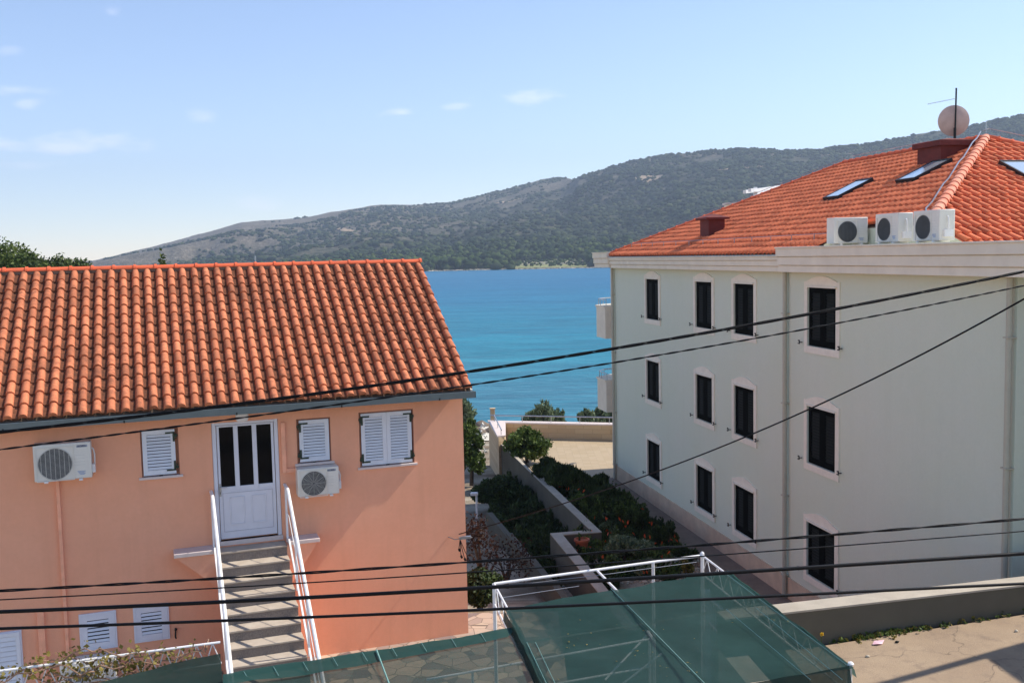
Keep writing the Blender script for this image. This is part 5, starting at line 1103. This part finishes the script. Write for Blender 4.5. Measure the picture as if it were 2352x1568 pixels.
front2 = [T(512, 1660, 2.45), T(700, 1655, 2.45), T(865, 1650, 2.45), T(1080, 1645, 2.45), T(1290, 1640, 2.47)]
MT['net_l'] = netmat('thin_green_shade_net', lin(56, 80, 76), .80)
net_patch(back2, front2, 80, 40, .03, MT['net_l'], seed=3, amp=.01)
hem = [q+np.array([0, 0, .012]) for q in back2]; hem2 = [T(512, 1578, 2.45), T(700, 1550, 2.45), T(865, 1520, 2.45), T(1030, 1492, 2.45), T(1165, 1466, 2.46)]; net_patch(hem, [q+np.array([0, 0, .012]) for q in hem2], 60, 5, .0, MT['net_hem'], 'net_hem', seed=3)
sL = [T(1160, 1398, zN), T(1205, 1482, zN), T(1278, 1640, zN)]; net_patch([q+np.array([-.012, 0, 0]) for q in sL], [q+np.array([-.03, 0, -.14]) for q in sL], 30, 6, 0, MT['net_dark'], 'net_side', seed=6)
sR = [T(1670, 1310, zN), T(1800, 1410, zN), T(1962, 1531, zN)]; net_patch([q+np.array([.003, 0, -.001]) for q in sR], [q+np.array([.03, 0, -.10]) for q in sR], 30, 4, 0, MT['net_hem'], 'net_side', seed=8)
seam(list(map(tuple, [T(1403, 1350, zN+.012), T(1640, 1590, zN+.012)])), .0045, 5)  # added pale cord standing in for the rail's lit line through the net
val = [T(1720, 1568, zN-.02), T(1850, 1551, zN-.03), T(1950, 1530, zN)]; net_patch([q+np.array([0, -.012, 0]) for q in val], [q+np.array([.02, -.10, -.30]) for q in val], 30, 8, 0, MT['net_dark'], 'net_valance', seed=5)
for (xa, ya, xb, yb) in ((1210, 1474, 1270, 1600), (1230, 1474, 1290, 1600), (1668, 1398, 1862, 1560), (1737, 1395, 1935, 1560), (1660, 1311, 1952, 1531)):
    seam([T(xa, ya, zN+.015), T(xb, yb, zN+.0)], .004, 4)
for k in range(9): x = 560+k*68; y = 1545-(x-512)*.163; seam([T(x, y+4, 2.475), T(x+12, y+24, 2.475)], .004, 4)
seam([T(865, 1492, 2.475), T(905, 1600, 2.475)], .010, 5)
back3 = [T(200, 1570, 2.38), T(300, 1546, 2.36), T(400, 1521, 2.36), T(506, 1500, 2.4)]; front3 = [T(180, 1660, 2.3), T(300, 1660, 2.3), T(400, 1660, 2.3), T(520, 1660, 2.4)]
net_patch(back3, front3, 40, 24, .03, MT['net_dark'], seed=7)
lf = [T(random.uniform(1250, 1850), random.uniform(1420, 1560), zN+.02) for _ in range(70)]; lf = [q for q in lf if q[0] < T(1640, 1560)[0] or q[1] > 12.2]
V, Fq = leaf_cards(lf, np.full(len(lf), .02), 60, .02, 91, aspect=1.5); V[:, 2] = zN+.3+.012+(V[:, 2]-V[:, 2].mean())*.12
tag(big_mesh('fallen_leaves', V, Fq, MT['leaf_vine']), 'dry fallen leaves and bits lying on the green net', 'leaves', kind='stuff')
# left truss carrying the vine
lt0 = T(-200, 1566, 2.5); lt1 = T(506, 1474, 2.5); truss(lt0, lt1, .27, .016, nseg=18)
t = thing('grape_vine', tuple(T(60, 1545, 2.4)*[1, 1, 0]), 'straggly grape vine with yellow green leaves twining along the white truss', 'vine'); m = MB(); vl = []; tv = Vector(t.location); g_ = random.Random(12)
for s_ in range(9):
    p = np.array(lt0)+(np.array(lt1)-np.array(lt0))*g_.uniform(.2, .68)+np.array([0, 0, -.1]); pts = [p.copy()]
    for q in range(16): p = p+np.array([g_.uniform(.02, .16), g_.uniform(-.02, .06), g_.uniform(-.075, .07)]); p[2] = min(max(p[2], 2.42), 3.02); p[0] = min(p[0], float(T(470, 1480)[0])); pts.append(p.copy())
    m.tube(pts, .009, 5)
    for p in pts:
        if p[0] < T(425, 1500, 2.5)[0] and g_.random() < .8: vl.append(p+np.array([0, 0, .02]))
m.tube([lt0+np.array([1.0, 0, -.2]), lt0+np.array([1.02, .05, -1.3]), lt0+np.array([.95, 0, -2.5])], [.02, .03, .035], 6)
o = m.build('stem', MT['vinewood'], t); o.location = -tv
V, Fq = leaf_cards(vl, np.full(len(vl), .13), 800, .042, 77, aspect=1.2); o = big_mesh('leaves', V, Fq, MT['leaf_vine'], t); o.location = -tv
# white railing under the net and small gate
rl = thing('yard_railing', tuple(pz(1240, 1540, 1.3)*[1, 1, 0]), 'white tubular railing with diagonal braces seen through the green net', 'railing'); rv = Vector(rl.location); m = MB()
for (xa, ya, xb, yb, z) in ((980, 1560, 1492, 1467, 1.5), (1190, 1585, 1492, 1531, 1.15)): m.tube([pz(xa, ya, z), pz(xb, yb, z)], .018, 8)
e_ = pz(1492, 1467, 1.5); m.tube([e_, (e_[0], e_[1], 0)], .02, 8); e2_ = pz(1085, 1541, 1.5); m.tube([e2_, (e2_[0], e2_[1], 0)], .02, 8)
for (xa, ya, xb, yb) in ((1486, 1458, 1390, 1560), (1520, 1500, 1430, 1570)): m.tube([pz(xa, ya, 1.5), pz(xb, yb, 1.1)], .016, 6)
m.tube([pz(1488, 1450, 1.55), pz(1500, 1470, 1.5)], .03, 8)
o = m.build('rails', MT['white'], rl); o.location = -rv
gt = thing('balustrade', tuple(pz(1640, 1400, 1.2)*[1, 1, 0]+[0, 0, 1.2]), 'short white balustrade seen through the net near its far corner', 'railing'); gv = Vector(gt.location); m = MB()
ga, gb = pz(1624, 1368, 1.75), pz(1664, 1405, 1.75); m.tube([ga, gb], .018, 6); m.tube([ga-[0, 0, .42], gb-[0, 0, .42]], .018, 6)
for k in range(9): q = ga+(gb-ga)*k/8; m.tube([q+[0, 0, .06], q-[0, 0, .48]], .010, 6)
m.box(ga[0]-.05, ga[0]+.05, ga[1]-.05, ga[1]+.05, .2, 1.85); o = m.build('balusters', MT['white'], gt); o.location = -gv

# ================================================================== overhead cables
def cable(pts, r, strands=1, twist=.35, name='overhead_cable', label='', spread=1.0, seg=6, group='black overhead cables crossing the view', wall_end=False):
    """pts: (x, y, distance) photo points with their distance; smooth curve through them"""
    P = np.array([pd(*p) for p in pts]); n = 260; t = np.linspace(0, 1, len(P)); tt = np.linspace(0, 1, n)
    px_ = np.array([p[0] for p in pts], float); deg = min(len(P)-1, 3); s = (px_-px_[0])/(px_[-1]-px_[0])
    C_ = np.stack([np.polyval(np.polyfit(s, P[:, k], deg), tt) for k in range(3)], 1)
    d0 = C_[0]-C_[6]; d0 /= np.linalg.norm(d0); d1 = C_[-1]-C_[-7]; d1 /= np.linalg.norm(d1)      # carry on beyond the view towards the poles
    k_ = np.linspace(1, 0, 24, endpoint=False)[:, None]; pre = C_[0]+d0*12*k_+np.array([0, 0, .5])*k_**2
    post_ = C_[-1]+d1*14*(1-k_+1/24)+np.array([0, 0, .5])*(1-k_)**2
    C_ = np.concatenate(([] if wall_end else [pre])+[C_, post_])
    m = MB()
    if strands == 1: m.tube(C_, r, seg)
    else:
        L = np.concatenate([[0], np.cumsum(np.linalg.norm(np.diff(C_, axis=0), axis=1))]); LL = np.linspace(0, L[-1], int(L[-1]/.035)); C_ = np.stack([np.interp(LL, L, C_[:, k]) for k in range(3)], 1)
        d = C_[-1]-C_[0]; d /= np.linalg.norm(d); e1 = np.cross(d, [0, 0, 1]); e1 /= np.linalg.norm(e1); e2 = np.cross(e1, d); ph = LL/twist*2*math.pi+.8*np.sin(LL*1.3)
        for k in range(strands):
            a = ph+2*math.pi*k/strands; m.tube(C_+(np.cos(a)[:, None]*e1+np.sin(a)[:, None]*e2)*r*spread, r, seg)
    o = m.build(name, MT['cable'], smooth=True); return tag(o, label, 'cable', group)
cable([(-250, 1018, 9.5), (0, 990, 9.5), (270, 964, 9.5), (540, 930, 9.6), (800, 893, 9.8), (1070, 853, 10), (1410, 798, 10.3), (1810, 731, 10.6), (2100, 676, 10.9), (2352, 624, 11.2), (2700, 548, 11.5)], .0074, 4, 1.35, label='thick twisted bundle of black cables, uppermost, crossing both roofs', spread=1.45)
cable([(-250, 1064, 9.9), (0, 1033, 9.9), (540, 960, 10), (1070, 886, 10.3), (1410, 832, 10.6), (1810, 764, 11), (2352, 655, 11.5), (2700, 578, 11.8)], .0056, 2, .42, label='thin twisted cable running just below the uppermost bundle')
b_ = at_house(-.02, -.42, 2.08)
cable([(1052, 1224, b_[1]), (1180, 1194, 18.2), (1410, 1120, 16), (1600, 1048, 14.5), (1810, 955, 13.2), (2000, 870, 12.2), (2200, 775, 11.4), (2352, 690, 10.8), (2600, 540, 10)], .011, 1, label='black service cable rising from the pink house corner to the upper right', wall_end=True)
cable([(-250, 1369, 8), (0, 1355, 8), (500, 1329, 8.1), (1075, 1290, 8.2), (1600, 1250, 8.3), (2000, 1222, 8.4), (2352, 1191, 8.5), (2700, 1160, 8.6)], .0065, 2, .9, label='paired cable, highest of the four low ones, across the stairs')
cable([(-250, 1388, 8.6), (0, 1377, 8.6), (1075, 1314, 8.7), (1600, 1277, 8.8), (2352, 1220, 9), (2700, 1190, 9.1)], .006, 1, label='thinnest cable, second of the four low ones')
cable([(-250, 1414, 7.6), (0, 1403, 7.6), (540, 1380, 7.7), (1075, 1352, 7.8), (1600, 1318, 7.9), (2352, 1271, 8), (2700, 1248, 8.1)], .0155, 1, label='thickest of the four low cables, third from the top')
cable([(-250, 1450, 7.2), (0, 1443, 7.2), (540, 1422, 7.3), (1075, 1403, 7.4), (1600, 1375, 7.5), (2352, 1340, 7.6), (2700, 1322, 7.7)], .0115, 1, label='lowest black cable, crossing the net and the parapet')

# ================================================================== haze over the bay
M = bpy.data.materials.new('sea_haze'); M.use_nodes = True; N = M.node_tree.nodes; N.clear(); out = N.new('ShaderNodeOutputMaterial'); pvn = N.new('ShaderNodeVolumePrincipled')
_hz = (.66, .80, 1.0, 1)
pvn.inputs['Color'].default_value = _hz; pvn.inputs['Density'].default_value = .00020; pvn.inputs['Anisotropy'].default_value = .25; M.node_tree.links.new(pvn.outputs[0], out.inputs['Volume'])
lo_z = min(-45, float(VV[..., 2].min())-5)
hz = MB().box(-3800, 3800, -60, 4200, -300, 420).build('haze', M, kind='stuff'); hz['label'] = 'thin sea haze over the bay and hills'; hz['category'] = 'haze'
print('objects', len(bpy.data.objects), 'hill max', VV[..., 2].max())
